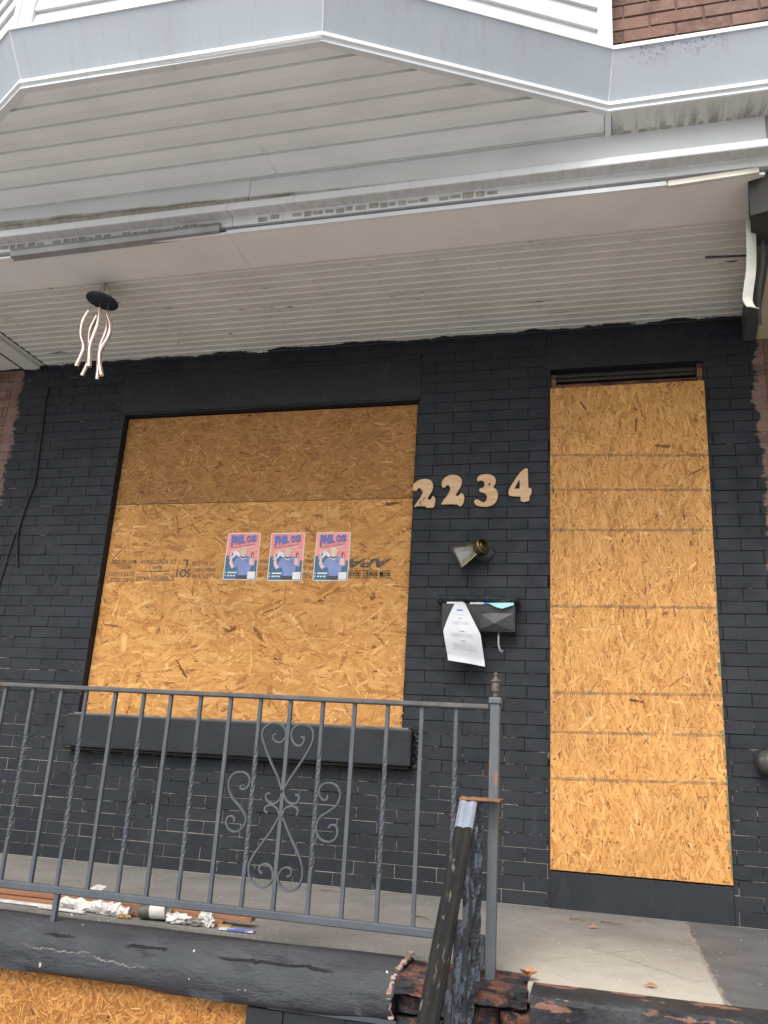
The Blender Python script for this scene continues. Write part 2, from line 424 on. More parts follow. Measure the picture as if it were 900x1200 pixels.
M_WOODFR = simple('scraped_door_frame', (.23, .10, .045), (.035, .022, .016), 10, .7, .5, 40, stretch=(.6, 2, 3), lo=.42, hi=.60)
M_FRDARK = simple('dark_door_frame', (.024, .021, .019), (.045, .036, .030), 10, .6, .3, 40)
M_ASPHALT = simple('road_bounce_grey', (.22, .22, .22), (.18, .18, .18), 4, .8, .5, 120)  # unseen road, lightened beyond asphalt to bounce light up onto the soffits
M_PAVE = simple('pavement_concrete', (.42, .42, .415), (.36, .36, .35), 2, .85, .4, 80)  # grey lightened to bounce fill light up to soffits and ceiling
M_EARTH = simple('ground_bounce_grey', (.27, .27, .265), (.22, .22, .215), 1, .9)  # unseen ground, colour lightened to add bounce light
M_GREEN = mat_faint('green_edge_paint', (.10, .19, .12), .0, .8, 16)

def mat_osb(name, mul=(1, 1, 1), lo=.0, grey=0.):
    m = NT(name)
    a = m.n('ShaderNodeAttribute', attribute_name='flake'); s = m.n('ShaderNodeSeparateColor'); m.l(a.outputs['Color'], s.inputs[0])
    col = m.ramp(s.outputs[0], [(0, (.13, .05, .016)), (.18, (.30, .135, .038)), (.42, (.49, .25, .070)), (.62, (.585, .322, .100)), (.82, (.67, .41, .155)), (1, (.76, .53, .25))])
    red = m.math('MULTIPLY', m.rng(s.outputs[1], .80, 1.), .55)
    col = m.mix(red, col, (.40, .16, .05))
    uv = m.tc.outputs['UV']
    off = m.n('ShaderNodeCombineXYZ'); m.l(s.outputs[2], off.inputs[0]); m.l(s.outputs[1], off.inputs[1])
    ad = m.n('ShaderNodeVectorMath', operation='MULTIPLY_ADD'); m.l(off.outputs[0], ad.inputs[0]); ad.inputs[1].default_value = (37, 53, 11); m.l(uv, ad.inputs[2])
    g = m.noise(1, 5, .65, m.mapping(ad.outputs[0], scale=(9, 260, 1)))
    col = m.mix(1., col, m.ramp(g, [(.25, .72), (.5, 1.0), (.8, 1.14)]), 'MULTIPLY')
    dirt = m.noise(2.4, 5, .6); col = m.mix(1., col, m.ramp(dirt, [(.28, .80), (.5, .97), (.7, 1.05)]), 'MULTIPLY')
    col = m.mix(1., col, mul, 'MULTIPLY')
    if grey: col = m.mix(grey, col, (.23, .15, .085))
    nb = m.bump(g, .5, .003)
    return m.done(col, m.rng(g, .3, .7, .55, .75), nb, spec=.3)
M_OSB = mat_osb('osb_strands', (1.0, .915, .85))
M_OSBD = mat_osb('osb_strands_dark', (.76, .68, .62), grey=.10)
M_OSBP = mat_osb('osb_strands_pale', (1.03, .95, .91))
M_OSBB = mat_osb('osb_strands_orange', (.80, .68, .58))

# ------------------------------------------------------------------ OSB board
def osb_geo(mb, x0, x1, z0, z1, yf, th, n, ang, lr, wr, mean=.56, sd=.17, m=0, poly=None):
    # core
    bot = poly or [(x0, z0), (x1, z0), (x1, z1), (x0, z1)]
    nv = len(bot)
    vs = [(x, yf, z) for x, z in bot] + [(x, yf+th, z) for x, z in bot]
    fs = [tuple(range(nv)), tuple(range(2*nv-1, nv-1, -1))] + [(i, i+nv, (i+1) % nv + nv, (i+1) % nv) for i in range(nv)]
    mb.add(vs, fs, m, None, (.30, .5, .5))
    rg = random.Random(int(n*7 + x0*1000))
    for k in range(n):
        cx = rg.uniform(x0, x1); cz = rg.uniform(z0, z1); a = ang(rg)
        L = rg.uniform(*lr)*.5; W = rg.uniform(*wr)*.5*(.5 + rg.random())
        ca, sa = cos(a), sin(a)
        y = yf - .0006 - .0021*rg.random(); tl_ = rg.uniform(-.10, .10); tv = rg.uniform(-.006, .006)
        tone = min(max(rg.gauss(mean, sd), 0), 1); q_ = rg.random()
        if q_ < .13: W *= .42; tone = rg.uniform(.16, .40)
        elif q_ < .22: W *= .5; tone = rg.uniform(.72, .95)
        prof = [(-1, rg.uniform(-.6, .1)), (-.93, rg.uniform(-1, -.5)), (-.2, -rg.uniform(.75, 1.1)), (.5, -rg.uniform(.8, 1.1)), (.92, -rg.uniform(.2, .9)), (1, rg.uniform(-.1, .6)), (.9, rg.uniform(.5, 1)), (.1, rg.uniform(.75, 1.1)), (-.6, rg.uniform(.8, 1.1)), (-.95, rg.uniform(.2, .8))]
        pts = []; uvs = []
        for (u, w) in prof:
            px = cx + ca*u*L - sa*w*W; pz = cz + sa*u*L + ca*w*W
            pts.append((min(max(px, x0+.0005), x1-.0005), y + max(min(w*W*tl_ + u*L*tv, .0008), -.0008), min(max(pz, z0+.0005), z1-.0005)))
            uvs.append((u*L, w*W))
        if rg.random() < .014: tone = rg.uniform(.0, .25)
        mb.add(pts, [tuple(range(10))], m, [uvs], (tone, rg.random(), rg.random()))
    return mb
def screws(parent, pts, y):
    proto = None
    for (x, z) in pts:
        if proto is None:
            b = MB().lathe([(.0, 0), (.0042, .0006), (.0042, .003)], (0, -.0005, 0), (0, 1, 0), 8)
            b.f and None
            o = b.build('screw', M_SCREW); proto = o
        else:
            o = proto.copy(); COL.objects.link(o)
        o.parent = parent; w = Vector(parent['_w']); o.location = Vector((x, y, z)) - w

def text_geo(mb, s, x0, x1, z0, z1, y, m=0, rot=False, mirror=False, bold=0., shear=0., skew=0.):
    cu = bpy.data.curves.new('txt', 'FONT'); cu.body = s; cu.size = 1; cu.offset = bold; cu.shear = shear; cu.resolution_u = 3
    o = bpy.data.objects.new('txt', cu); COL.objects.link(o)
    bpy.context.view_layer.update()
    me = bpy.data.meshes.new_from_object(o.evaluated_get(bpy.context.evaluated_depsgraph_get()))
    P = [v.co.copy() for v in me.vertices]; F = [tuple(p.vertices) for p in me.polygons]
    bpy.data.objects.remove(o); bpy.data.curves.remove(cu); bpy.data.meshes.remove(me)
    if not P: return
    a, b = min(p.x for p in P), max(p.x for p in P); c, d = min(p.y for p in P), max(p.y for p in P)
    out = []
    for p in P:
        u = (p.x-a)/(b-a); v = (p.y-c)/max(d-c, 1e-6)
        if rot: u, v = 1-u, 1-v
        if mirror: v = 1-v
        out.append((x0 + u*(x1-x0), y, z0 + v*(z1-z0) + skew*(u-.5)))
    mb.add(out, F, m)

# ------------------------------------------------------------------ bricks
def sub_rect(r, h):
    x0, x1, z0, z1 = r; a, b, c, d = h
    if b <= x0 or a >= x1 or d <= z0 or c >= z1: return [r]
    out = []
    if a > x0: out.append((x0, a, z0, z1))
    if b < x1: out.append((b, x1, z0, z1))
    xa, xb = max(a, x0), min(b, x1)
    if c > z0: out.append((xa, xb, z0, c))
    if d < z1: out.append((xa, xb, d, z1))
    return out
def bricks(mb, x0, x1, z0, z1, y, holes=(), L=.2085, H=.0628, j=.0030, m=0, seed=1, xo=.085):
    rg = random.Random(seed); row = 0
    base = z0
    r = int(math.floor((z0 - (-.001))/H)); z = -.001 + r*H
    while z < z1:
        off = (r % 2)*L*.5 + xo + rg.uniform(-.006, .006)
        i0 = int(math.floor((x0-off)/L)) - 1; x = off + i0*L
        while x < x1:
            jl = rg.uniform(-.0012, .0012)
            rc = (max(x+j/2, x0), min(x+L-j/2, x1), max(z+j/2+jl, z0), min(z+H-j/2+jl*.6, z1))
            if rc[1]-rc[0] > .012 and rc[3]-rc[2] > .006:
                parts = [rc]
                for h in holes:
                    parts = [q for p_ in parts for q in sub_rect(p_, h)]
                for (a, b, c, d) in parts:
                    if b-a < .012 or d-c < .008: continue
                    yy = y + rg.uniform(-.0014, .0010); e = .0013; dy = [rg.uniform(-.0007, .0007) for _ in range(4)]
                    vs = [(a, y+.008, c), (b, y+.008, c), (b, y+.008, d), (a, y+.008, d),
                          (a, yy+e, c), (b, yy+e, c), (b, yy+e, d), (a, yy+e, d),
                          (a+e, yy+dy[0], c+e), (b-e, yy+dy[1], c+e), (b-e, yy+dy[2], d-e), (a+e, yy+dy[3], d-e)]
                    fs = [(8, 9, 10, 11)]
                    for k in range(4):
                        n = (k+1) % 4
                        fs.append((4+k, 4+n, 8+n, 8+k)); fs.append((k, n, 4+n, 4+k))
                    mb.add(vs, fs, m)
            x += L
        z += H; r += 1
    return mb
def plane_with_holes(mb, x0, x1, z0, z1, y, holes, m):
    rs = [(x0, x1, z0, z1)]
    for h in holes: rs = [q for p_ in rs for q in sub_rect(p_, h)]
    for (a, b, c, d) in rs: mb.quad((a, y, c), (b, y, c), (b, y, d), (a, y, d), m)

# ================================================================== SETTING
g = MB().quad((-150, -150, -1.16), (150, -150, -1.16), (150, 150, -1.16), (-150, 150, -1.16)).build('ground', M_EARTH); tag(g, kind='structure')
s = MB().quad((-40, -14, -1.15), (40, -14, -1.15), (40, -6.2, -1.15), (-40, -6.2, -1.15)).build('street', M_ASPHALT); tag(s, kind='structure')
pv = MB()
for k in range(-12, 14):
    pv.box(k*1.5+.005, k*1.5+1.495, -6.0, -1.78, -1.14, -1.0, 0, .006)
tag(pv.build('pavement', M_PAVE), kind='structure')
tag(MB().box(-40, 40, -6.19, -6.01, -1.14, -1.002, 0, .012).build('kerb', M_PAVE), kind='structure')

# ================================================================== HOUSE
WX0, WX1, WZ0, WZ1 = -.035, 1.855, .74, 2.600        # window opening
DX0, DX1, DZ0, DZ1 = 2.603, 3.398, .0, 2.735         # door opening
CZ = 2.975
HL, HR = -.92, 3.70
house = thing('row_house', 'boarded-up row house with black painted brick front and white bay overhead', 'house')
holes = [(WX0, WX1, WZ0, WZ1), (DX0, DX1, -.1, DZ1), (-.09, 1.92, .575, .768), (-.07, 1.87, 2.610, 2.86), (2.58, 3.44, 2.74, 2.955)]
b = MB(); bricks(b, HL, HR, 0.0, CZ+.02, 0, holes, m=0, seed=3)
plane_with_holes(b, HL, HR, -.02, CZ+.05, .0020, [(WX0, WX1, WZ0, WZ1), (DX0, DX1, -.1, DZ1)], 1)
# reveals of the window opening
for (a, c) in ((WX0, 1), (WX1, -1)):
    b.quad((a, 0.004, WZ0), (a, .16, WZ0), (a, .16, WZ1), (a, .004, WZ1), 2)
b.quad((WX0, .004, WZ1), (WX1, .004, WZ1), (WX1, .16, WZ1), (WX0, .16, WZ1), 2)
b.quad((DX0, .004, 0), (DX0, .2, 0), (DX0, .2, DZ1), (DX0, .004, DZ1), 2)
b.quad((DX1, .004, 0), (DX1, .2, 0), (DX1, .2, DZ1), (DX1, .004, DZ1), 2)
b.quad((DX0, .004, DZ1), (DX1, .004, DZ1), (DX1, .2, DZ1), (DX0, .2, DZ1), 2)
b.build('front_wall', [M_PB, M_MO, M_BLACK], house)
MB().box(-.07, 1.87, -.002, .06, 2.612, 2.858, 0, .004).build('window_lintel', M_BLACK, house)
MB().box(2.58, 3.44, -.002, .06, 2.742, 2.953, 0, .004).build('door_lintel', M_BLACK, house)
sl = MB().box(-.055, 1.925, -.075, .09, .585, .762, 0, .008)
sl.box(-.05, 1.91, -.062, .0, .572, .583, 1, .003)
for k in range(34):
    x = uni(1.905, 1.955); z = uni(.58, .77)
    sl.lathe([(.001, -.012), (uni(.006, .013), -.004), (uni(.004, .01), .006)], (x, -.012, z), (uni(-.3, .3), -1, uni(-.3, .3)), 6, 2)
def mat_sill():
    m = NT('sill_paint'); N = m.xyz(m.n('ShaderNodeNewGeometry').outputs['Normal'])
    c = m.mix(m.rng(m.noise(5, 5), .4, .7), (.0105, .0125, .0155), (.018, .0205, .024))
    c = m.mix(m.math('MULTIPLY', m.rng(N[2], .5, .9), .8), c, (.12, .115, .11))   # settled dust on the top
    return m.done(c, .55, m.bump(m.noise(60, 4), .3, .004), spec=.35)
sl.box(-.03, 1.90, -.040, -.002, .7625, .772, 3, .003)
sl.build('window_sill', [mat_sill(), M_VOID, M_BLACK, simple('caulk', (.20, .195, .185), (.09, .09, .09), 14, .8)], house)
MB().box(2.600, 3.402, -.008, .12, -.02, .160, 0, .006).build('door_sill', M_BLACK, house)
# door frame: head pieces seen above the board
df = MB()
df.box(DX0+.002, DX1-.002, .05, .14, 2.685, 2.733, 0, .004)
df.box(DX0+.012, DX1-.012, .03, .10, 2.702, 2.712, 0, .003)
df.box(DX0+.03, DX1-.03, .055, .16, 2.650, 2.672, 1, .003)
df.box(DX0+.001, DX0+.030, .012, .14, .161, 2.712, 1, .003)
df.box(DX1-.030, DX1-.001, .012, .14, .161, 2.732, 1, .003)
df.box(DX0+.03, DX0+.055, .03, .14, .161, 2.66, 1, .003)
df.box(DX0, DX1, .145, .16, .161, 2.69, 2)
df.build('door_frame', [M_FRDARK, M_WOODFR, M_VOID], house)
# dark room behind the boards
MB().box(WX0+.001, WX1-.001, .12, .155, WZ0, WZ1-.001).build('window_void', M_VOID, house)

# porch ceiling: bead board running along the street
cl = MB(); y = -.905; step = .0605; prof = []
while y < .0:
    prof += [(y, CZ+.006), (y+.003, CZ), (y+.044, CZ), (y+.046, CZ-.0045), (y+.050, CZ-.0065), (y+.055, CZ-.0045), (y+.057, CZ)]
    y += step
prof.append((.004, CZ))
cl.extrude_x(prof, -.655, 3.61)
cl.quad((-.655, -.905, CZ+.03), (3.61, -.905, CZ+.03), (3.61, 0.01, CZ+.03), (-.655, .01, CZ+.03))
cl.build('porch_ceiling', M_CEIL, house, fixn=False)
PF = -1.185; PZ = 2.963
MB().box(-2.6, 1.165, PF, -.895, PZ, PZ+.012, 0, .002).box(1.1665, 3.53, PF, -.8955, PZ, PZ+.012, 0, .002).build('beam_panel', M_PANEL, house)
# J-trim on the front edge of the panel
j = MB(); j.extrude_x([(PF+.012, PZ-.003), (PF-.004, PZ-.003), (PF-.006, PZ+.016), (PF-.003, PZ+.016)], 1.16, 3.15)
j.build('panel_trim', M_WHITE, house, fixn=False)
# cornice over the beam: lower white band, vented underside, ledge, frieze
def cornice(x0, x1, mats, vents=None):
    c = MB()
    c.extrude_x([(-1.10, 3.000), (-1.188, 3.000), (-1.190, 3.002), (-1.190, 3.040), (-1.192, 3.042)], x0, x1, 0)
    c.extrude_x([(-1.192, 3.042), (-1.252, 3.038), (-1.256, 3.034), (-1.262, 3.036)], x0, x1, 1)
    c.extrude_x([(-1.262, 3.036), (-1.264, 3.040), (-1.264, 3.068), (-1.258, 3.076), (-1.243, 3.078)], x0, x1, 0)
    if vents:
        x = vents[0]
        while x < vents[1]:
            w = uni(.028, .05)
            if rnd() < .82: c.box(x, x+w, -1.1925, -1.185, 3.004+uni(0, .010), 3.036-uni(0, .012), 2)
            x += w + uni(.007, .018)
    return c.build('cornice_moulding', mats, house, fixn=False)
cornice(-2.6, 1.185, [M_WHITE, M_STAIN, M_DIRTY], (-1.5, 1.1))
cornice(1.187, 3.70, [M_WHITE, M_STAIN, M_DIRTY], (1.32, 2.45))
def mat_frieze():
    m = NT('frieze_white'); X, Y, Z = m.xyz()
    c = m.mix(m.rng(m.noise(2.2, 5, .6), .4, .75), (.66, .68, .68), (.58, .60, .60))
    lim = m.math('ADD', m.math('MULTIPLY_ADD', X, -.024, 3.150), m.math('MULTIPLY', m.math('SUBTRACT', m.noise(7, 5, .7, m.mapping(scale=(.5, 1, 1))), .5), .035))
    k = m.math('MULTIPLY', m.rng(m.math('SUBTRACT', lim, Z), 0, .012), m.rng(m.noise(14, 5, .65, m.mapping(scale=(.5, 1, 2))), .35, .6, .45, 1))
    c = m.mix(k, c, (.20, .18, .135))
    return m.done(c, .5, None, 0, .35)
M_FRIEZE = mat_frieze()
fz = MB()
fz.box(-2.6, 1.28, -1.240, -1.15, 3.112, 3.224, 0, .001)
fz.box(1.2815, 3.535, -1.2385, -1.15, 3.0765, 3.224, 0, .001)
fz.box(-2.6, 1.279, -1.2405, -1.16, 3.0765, 3.1105, 1)
fz.build('frieze_board', [M_FRIEZE, M_DIRTY], house)
MB().box(3.536, 3.72, -1.235, -1.15, 3.078, 3.205).build('frieze_end', M_DIRTY, house)
# bay: outline at soffit level
BAY = [(-3.0, -1.388), (-.50, -1.388), (.55, -1.955), (1.87, -1.940), (2.920, -1.380), (6.2, -1.395)]
ZS = 3.206
def nrm(a, b):
    d = Vector((b[0]-a[0], b[1]-a[1])); d.normalize(); return Vector((d.y, -d.x))
def offs(poly, d):
    out = []
    for i, p in enumerate(poly):
        if i == 0: n = nrm(poly[0], poly[1]); q = n*d
        elif i == len(poly)-1: n = nrm(poly[-2], poly[-1]); q = n*d
        else:
            n1 = nrm(poly[i-1], p); n2 = nrm(p, poly[i+1]); mm = n1+n2; q = mm*(d/mm.dot(n1))
        out.append((p[0]+q.x, p[1]+q.y))
    return out
def band(mb, lo, zlo, hi, zhi, m=0, seg=None):
    for i in (seg if seg is not None else range(len(lo)-1)):
        mb.quad((*lo[i], zlo), (*lo[i+1], zlo), (*hi[i+1], zhi), (*hi[i], zhi), m)
MB().box(-2.6, 3.7, -1.12, -1.09, PZ+.0125, 3.3).prism_xy(offs(BAY, -.03) + [(6.2, -1.09), (-3.0, -1.09)], 3.30, 3.33).build('dark_backing', M_VOID, house)  # added black backing: darkens the gap and closes the bay against sky leaks
# soffit boards (bay), lapped
sb = MB(); ys = [-1.955, -1.845, -1.730, -1.615, -1.500, -1.385, -1.243]
def bx(y):
    t = (min(y, -1.384) + 1.95)/.566
    return .55 - 1.05*max(min(t, 1), 0) + .012, 1.87 + 1.05*max(min(t, 1), 0) - .012
for a, c in zip(ys[:-1], ys[1:]):
    xa, xb = bx(a); xc, xd = bx(c)
    if c > -1.3: xa, xb, xc, xd = -.49, 2.905, -.49, 2.905
    g_ = .0035; tt = (c-g_-a)/(c-a); xe, xf = xa+(xc-xa)*tt, xb+(xd-xb)*tt
    zA, zB = ZS+.001, ZS+.012
    mid = (a+c-g_)/2; xm, xn = (xa+xe)/2, (xb+xf)/2
    sb.quad((xa, a, zA), (xb, a, zA), (xn, mid, zA+.002), (xm, mid, zA+.002))
    sb.quad((xm, mid, zA+.002), (xn, mid, zA+.002), (xf, c-g_, zB), (xe, c-g_, zB))
    sb.quad((xe, c-g_, zB), (xf, c-g_, zB), (xd, c-.001, zB+.003), (xc, c-.001, zB+.003), 1)
    sb.quad((xc, c-.001, zB+.003), (xd, c-.001, zB+.003), (xd, c, ZS+.001), (xc, c, ZS+.001), 1)
sb.build('bay_soffit', [M_SOFFIT, simple('shaded_groove', (.60, .595, .575), (.52, .515, .495), 9, .7)], house, fixn=False)  # lap grooves and steps darker: shade between boards put into the colour
MB().box(1.415, 1.4165, -1.45, -1.244, ZS+.0003, ZS+.006).build('soffit_seam', M_PANEL, house)
# straight eave soffits either side of the bay, stained along the back edge
def mat_eave():
    m = NT('stained_eave'); X, Y, Z = m.xyz()
    c = m.mix(m.rng(m.noise(3, 5), .4, .7), (.60, .585, .54), (.50, .49, .45))
    k = m.math('MULTIPLY', m.rng(m.noise(26, 5, .6, m.mapping(scale=(1, .16, 1))), .46, .62), m.rng(Y, -1.37, -1.26, .1, 1.))
    c = m.mix(m.math('MULTIPLY', k, .75), c, (.16, .145, .12))
    return m.done(c, .6, None, 0, .3)
M_EAVE = mat_eave()
es = MB().box(2.935, 3.60, -1.378, -1.236, ZS-.004, ZS+.004, 0, .001)
MB().box(-2.6, -.51, -1.378, -1.236, ZS-.004, ZS+.004, 0, .001).build('eave_soffit', M_EAVE, house)
x = 2.98
while x < 3.50:
    w = uni(.018, .035); es.box(x, x+w, -1.254, -1.238, ZS-.0055, ZS-.003, 1); x += w + uni(.012, .035)
es.build('eave_soffit', [M_EAVE, M_DIRTY], house)
MB().box(2.907, 2.933, -1.376, -1.238, ZS-.006, ZS+.01, 0, .002).build('soffit_end_trim', M_WHITE, house)
# fascia
f1 = MB(); o1 = offs(BAY, .004); o0 = offs(BAY, -.028); o2 = offs(BAY, .016)
band(f1, o0, ZS-.001, o1, ZS-.006); band(f1, o1, ZS-.006, o1, ZS+.010); band(f1, o1, ZS+.010, o2, ZS+.013); band(f1, o2, ZS+.013, o2, ZS+.029)
band(f1, o2, ZS+.029, offs(BAY, .006), ZS+.033)
f1.build('fascia_bottom_trim', M_WHITE, house, fixn=False)
f2 = MB(); a0 = offs(BAY, .008); a1 = offs(BAY, .100)
for i in range(5):
    f2.quad((*a0[i], ZS+.033), (*a0[i+1], ZS+.033), (*a1[i+1], ZS+.205), (*a1[i], ZS+.205))
f2.build('fascia_panel', M_FASCIA, house, fixn=False)
for i in (1, 2, 3, 4):
    p, q = Vector((*a0[i], ZS+.034)), Vector((*a1[i], ZS+.204))
    MB().tube([p, q], .0028, 6).build('fascia_joint', M_WHITE, house)
f3 = MB(); t0 = offs(BAY, .106); t1 = offs(BAY, .060)
band(f3, a1, ZS+.204, t0, ZS+.204); band(f3, t0, ZS+.204, t0, ZS+.222); band(f3, t0, ZS+.222, t1, ZS+.232)
f3.build('drip_edge', M_WHITE, house, fixn=False)
# upper storey: lapped siding on the bay, brick beside it
W0 = offs(BAY, .055); W1 = offs(BAY, .048)
sd = MB()
for i in (1, 2, 3):
    A, B = Vector(W0[i]), Vector(W0[i+1]); n = nrm(W0[i], W0[i+1]); z = ZS+.215
    for k in range(18):
        lo = A + n*.016; lo2 = B + n*.016
        sd.quad((*lo, z), (*lo2, z), (*(B+n*.002), z+.112), (*(A+n*.002), z+.112))
        sd.quad((*(A+n*.002), z), (*(B+n*.002), z), (*lo2, z), (*lo, z))
        z += .112
sd.build('bay_siding', M_SIDING, house, fixn=False)
for i in (1, 2, 3, 4):
    ct = MB()
    for (e0, e1) in ((i-1, i), (i, i+1)):
        if e0 == 0 or e1 == 5: continue
        n = nrm(W0[e0], W0[e1]); d = Vector(W0[e1]) - Vector(W0[e0]); d.normalize(); p = Vector(W0[i])
        if e0 == i: q = p + d*.062
        else: q = p - d*.062
        P = [p+n*.022, q+n*.022, q, p]
        ct.prism_xy([(v.x, v.y) for v in P], ZS+.216, ZS+2.2)
    ct.build('corner_trim', M_WHITE, house)
# window in the bay front above
wt = MB(); yb = W0[2][1]-.03
for (xa, xb, za, zb) in ((.82, 1.60, ZS+.42, ZS+.48), (.82, .88, ZS+.481, ZS+1.9), (1.54, 1.60, ZS+.481, ZS+1.9), (.881, 1.539, ZS+1.0, ZS+1.04)):
    wt.box(xa, xb, yb-.005, yb+.06, za, zb, 0, .004)
bw = wt.build('bay_window', M_WHITE, house)
MB().box(.882, 1.538, yb+.02, yb+.03, ZS+.482, ZS+1.9).build('window_glass', simple('dark_pane', (.05, .055, .06), None, 3, .08), bw)
ub = MB(); bricks(ub, 2.925, 3.699, ZS+.20, ZS+2.2, -1.345, (), L=.215, H=.0675, j=.009, seed=9)
ub.quad((2.92, -1.339, ZS+.2), (3.699, -1.339, ZS+.2), (3.699, -1.339, ZS+2.2), (2.92, -1.339, ZS+2.2), 1)
ub.build('upper_brick_wall', [M_RB, M_RMO], house)
MB().box(-.9, 3.7, -1.3, 4, ZS+2.21, ZS+2.3).build('roof', M_GREY, house)

# ------------------------------------------------------------------ party beams, neighbours
pb = thing('party_beam', 'dark grey ceiling beam on the party line beside the right brick edge', 'beam', (3.6, -.6, 2.97))
MB().prism_xy([(3.604, -.004), (3.530, -.93), (3.592, -.93), (3.666, -.004)], 2.836, 2.985).build('beam_body', M_GREYPAINT, pb)
fb = MB().prism_xy([(3.47, -1.150), (3.62, -1.20), (3.66, -.931), (3.505, -.931)], 2.80, 2.974)
fb.build('beam_bracket', simple('dark_olive_paint', (.040, .040, .036), (.026, .026, .024), 6, .7, .2, 40, spec=.2), pb)
ov = smooth_path([(3.545, -.96, 2.80), (3.54, -.95, 2.70), (3.525, -.90, 2.58), (3.54, -.80, 2.50)], 6)
MB().sweep(ov, [(-.012, -.006), (.012, -.006), (.012, .006), (-.012, .006)], 0, (1, 0, 0)).build('beam_brace', M_GREYPAINT, pb)

lb = thing('ceiling_beam', 'narrow pale ceiling batten on the party line at the left corner', 'beam', (-.75, -.6, 2.97))
MB().box(-.82, -.70, -.895, -.004, 2.952, 2.985, 0, .004).build('batten_board', M_CEIL, lb)
MB().box(-.699, -.6555, -.895, -.004, 2.9745, 2.99).build('dark_joint', M_VOID, lb)
MB().box(-.8465, -.8205, -.895, -.004, 2.960, 2.99).build('dark_joint', M_VOID, lb)
MB().box(-.699, -.668, -.895, -.004, 2.9715, 2.974).build('batten_edge', M_CEIL, lb)

def neighbour(x0, x1, name, label, ceil_mat, zc):
    t = thing(name, label, 'house', ((x0+x1)/2, 0, 0))
    w = MB(); bricks(w, x0, x1, 0, zc+.02, .0, (), m=0, seed=int(x0*10)+50)
    w.quad((x0-.05, .0075, -.02), (x1+.05, .0075, -.02), (x1+.05, .0075, zc+.06), (x0-.05, .0075, zc+.06), 1)
    w.build('brick_wall', [M_RB, M_RMO], t)
    (MB().box(x0, x1+.074, -1.3, -.003, zc, zc+.02) if x0 < 0 else MB().prism_xy([(3.64, -.003), (3.56, -.93), (3.56, -1.3), (x1, -1.3), (x1, -.003)], zc+.006, zc+.03)).build('porch_ceiling', ceil_mat, t)
    u = MB(); bricks(u, x0, x1, ZS+.2, ZS+2.2, -1.345, (), L=.215, H=.0675, j=.009, seed=int(x0*10)+77)
    u.quad((x0, -1.339, zc+.021), (x1, -1.339, zc+.021), (x1, -1.339, ZS+2.2), (x0, -1.339, ZS+2.2), 1)
    u.build('upper_brick_wall', [M_RB, M_RMO], t)
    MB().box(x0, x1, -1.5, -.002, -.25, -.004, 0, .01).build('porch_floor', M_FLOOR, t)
    MB().box(x0, x1, -1.48, -.002, -1.15, -.251).build('porch_base', M_RB, t)
    return t
neighbour(3.702, 7.5, 'neighbouring_house', 'unpainted red brick house with tan porch ceiling on the right edge', M_TAN, 2.838)
neighbour(-4.5, -.922, 'neighbouring_house', 'unpainted red brick house past the black paint on the left edge', M_CEIL, 2.965)

# ================================================================== PORCH
porch = thing('porch', 'raised concrete porch with thick black painted coping and broken brick corner', 'porch', (1.4, -.8, -1.0))
fl = MB(); nx, ny = 60, 24
X0, X1, Y0, Y1 = HL, HR, -1.50, .01
for (xa, xb, ya) in ((HL, 2.63, -1.305), (2.63, HR, -1.515)):
    n1 = int((xb-xa)/.07); n2 = 20; vs = []; fsx = []
    for i in range(n1+1):
        for k in range(n2+1):
            vs.append((xa+(xb-xa)*i/n1, ya+(.01-ya)*k/n2, 0))
    for i in range(n1):
        for k in range(n2): fsx.append((i*(n2+1)+k, (i+1)*(n2+1)+k, (i+1)*(n2+1)+k+1, i*(n2+1)+k+1))
    fl.add(vs, fsx)
fl.quad((HL, -1.305, -.05), (2.63, -1.305, -.05), (2.63, -1.305, 0), (HL, -1.305, 0))
fl.quad((2.63, -1.515, -.05), (HR, -1.515, -.05), (HR, -1.515, 0), (2.63, -1.515, 0))
fl.quad((2.63, -1.515, -.05), (2.63, -1.305, -.05), (2.63, -1.305, 0), (2.63, -1.515, 0))
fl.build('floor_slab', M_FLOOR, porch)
# coping: rounded black concrete, swept along x with an uneven surface
def lump(x, a):
    return .006*sin(x*3.1+a*2) + .005*sin(x*7.3+a*5+1) + .003*sin(x*17+a*9) 
prof = [(-1.312, -.012), (-1.36, .000), (-1.42, .003), (-1.475, .000), (-1.515, -.010), (-1.545, -.030), (-1.560, -.058), (-1.563, -.09), (-1.553, -.122), (-1.538, -.142), (-1.50, -.150), (-1.40, -.152), (-1.312, -.150)]
cp = MB(); nX = 160; vs = []; n = len(prof)
for i in range(nX+1):
    x = HL + (2.235-HL)*i/nX
    for k, (yy, zz) in enumerate(prof):
        w = 1 if 2 < k < 11 else .3
        xx = x + (0 if i < nX else uni(-.012, .012))
        vs.append((xx, yy + w*lump(x, k*.35)*.9, zz + w*lump(x+2, k*.3)*.8))
fsx = [(i*n+k, i*n+(k+1) % n, (i+1)*n+(k+1) % n, (i+1)*n+k) for i in range(nX) for k in range(n)]
fsx += [tuple(range(n-1, -1, -1)), tuple(nX*n+k for k in range(n))]
cp.add(vs, fsx); cp.build('coping', M_COPING, porch, smooth=60)
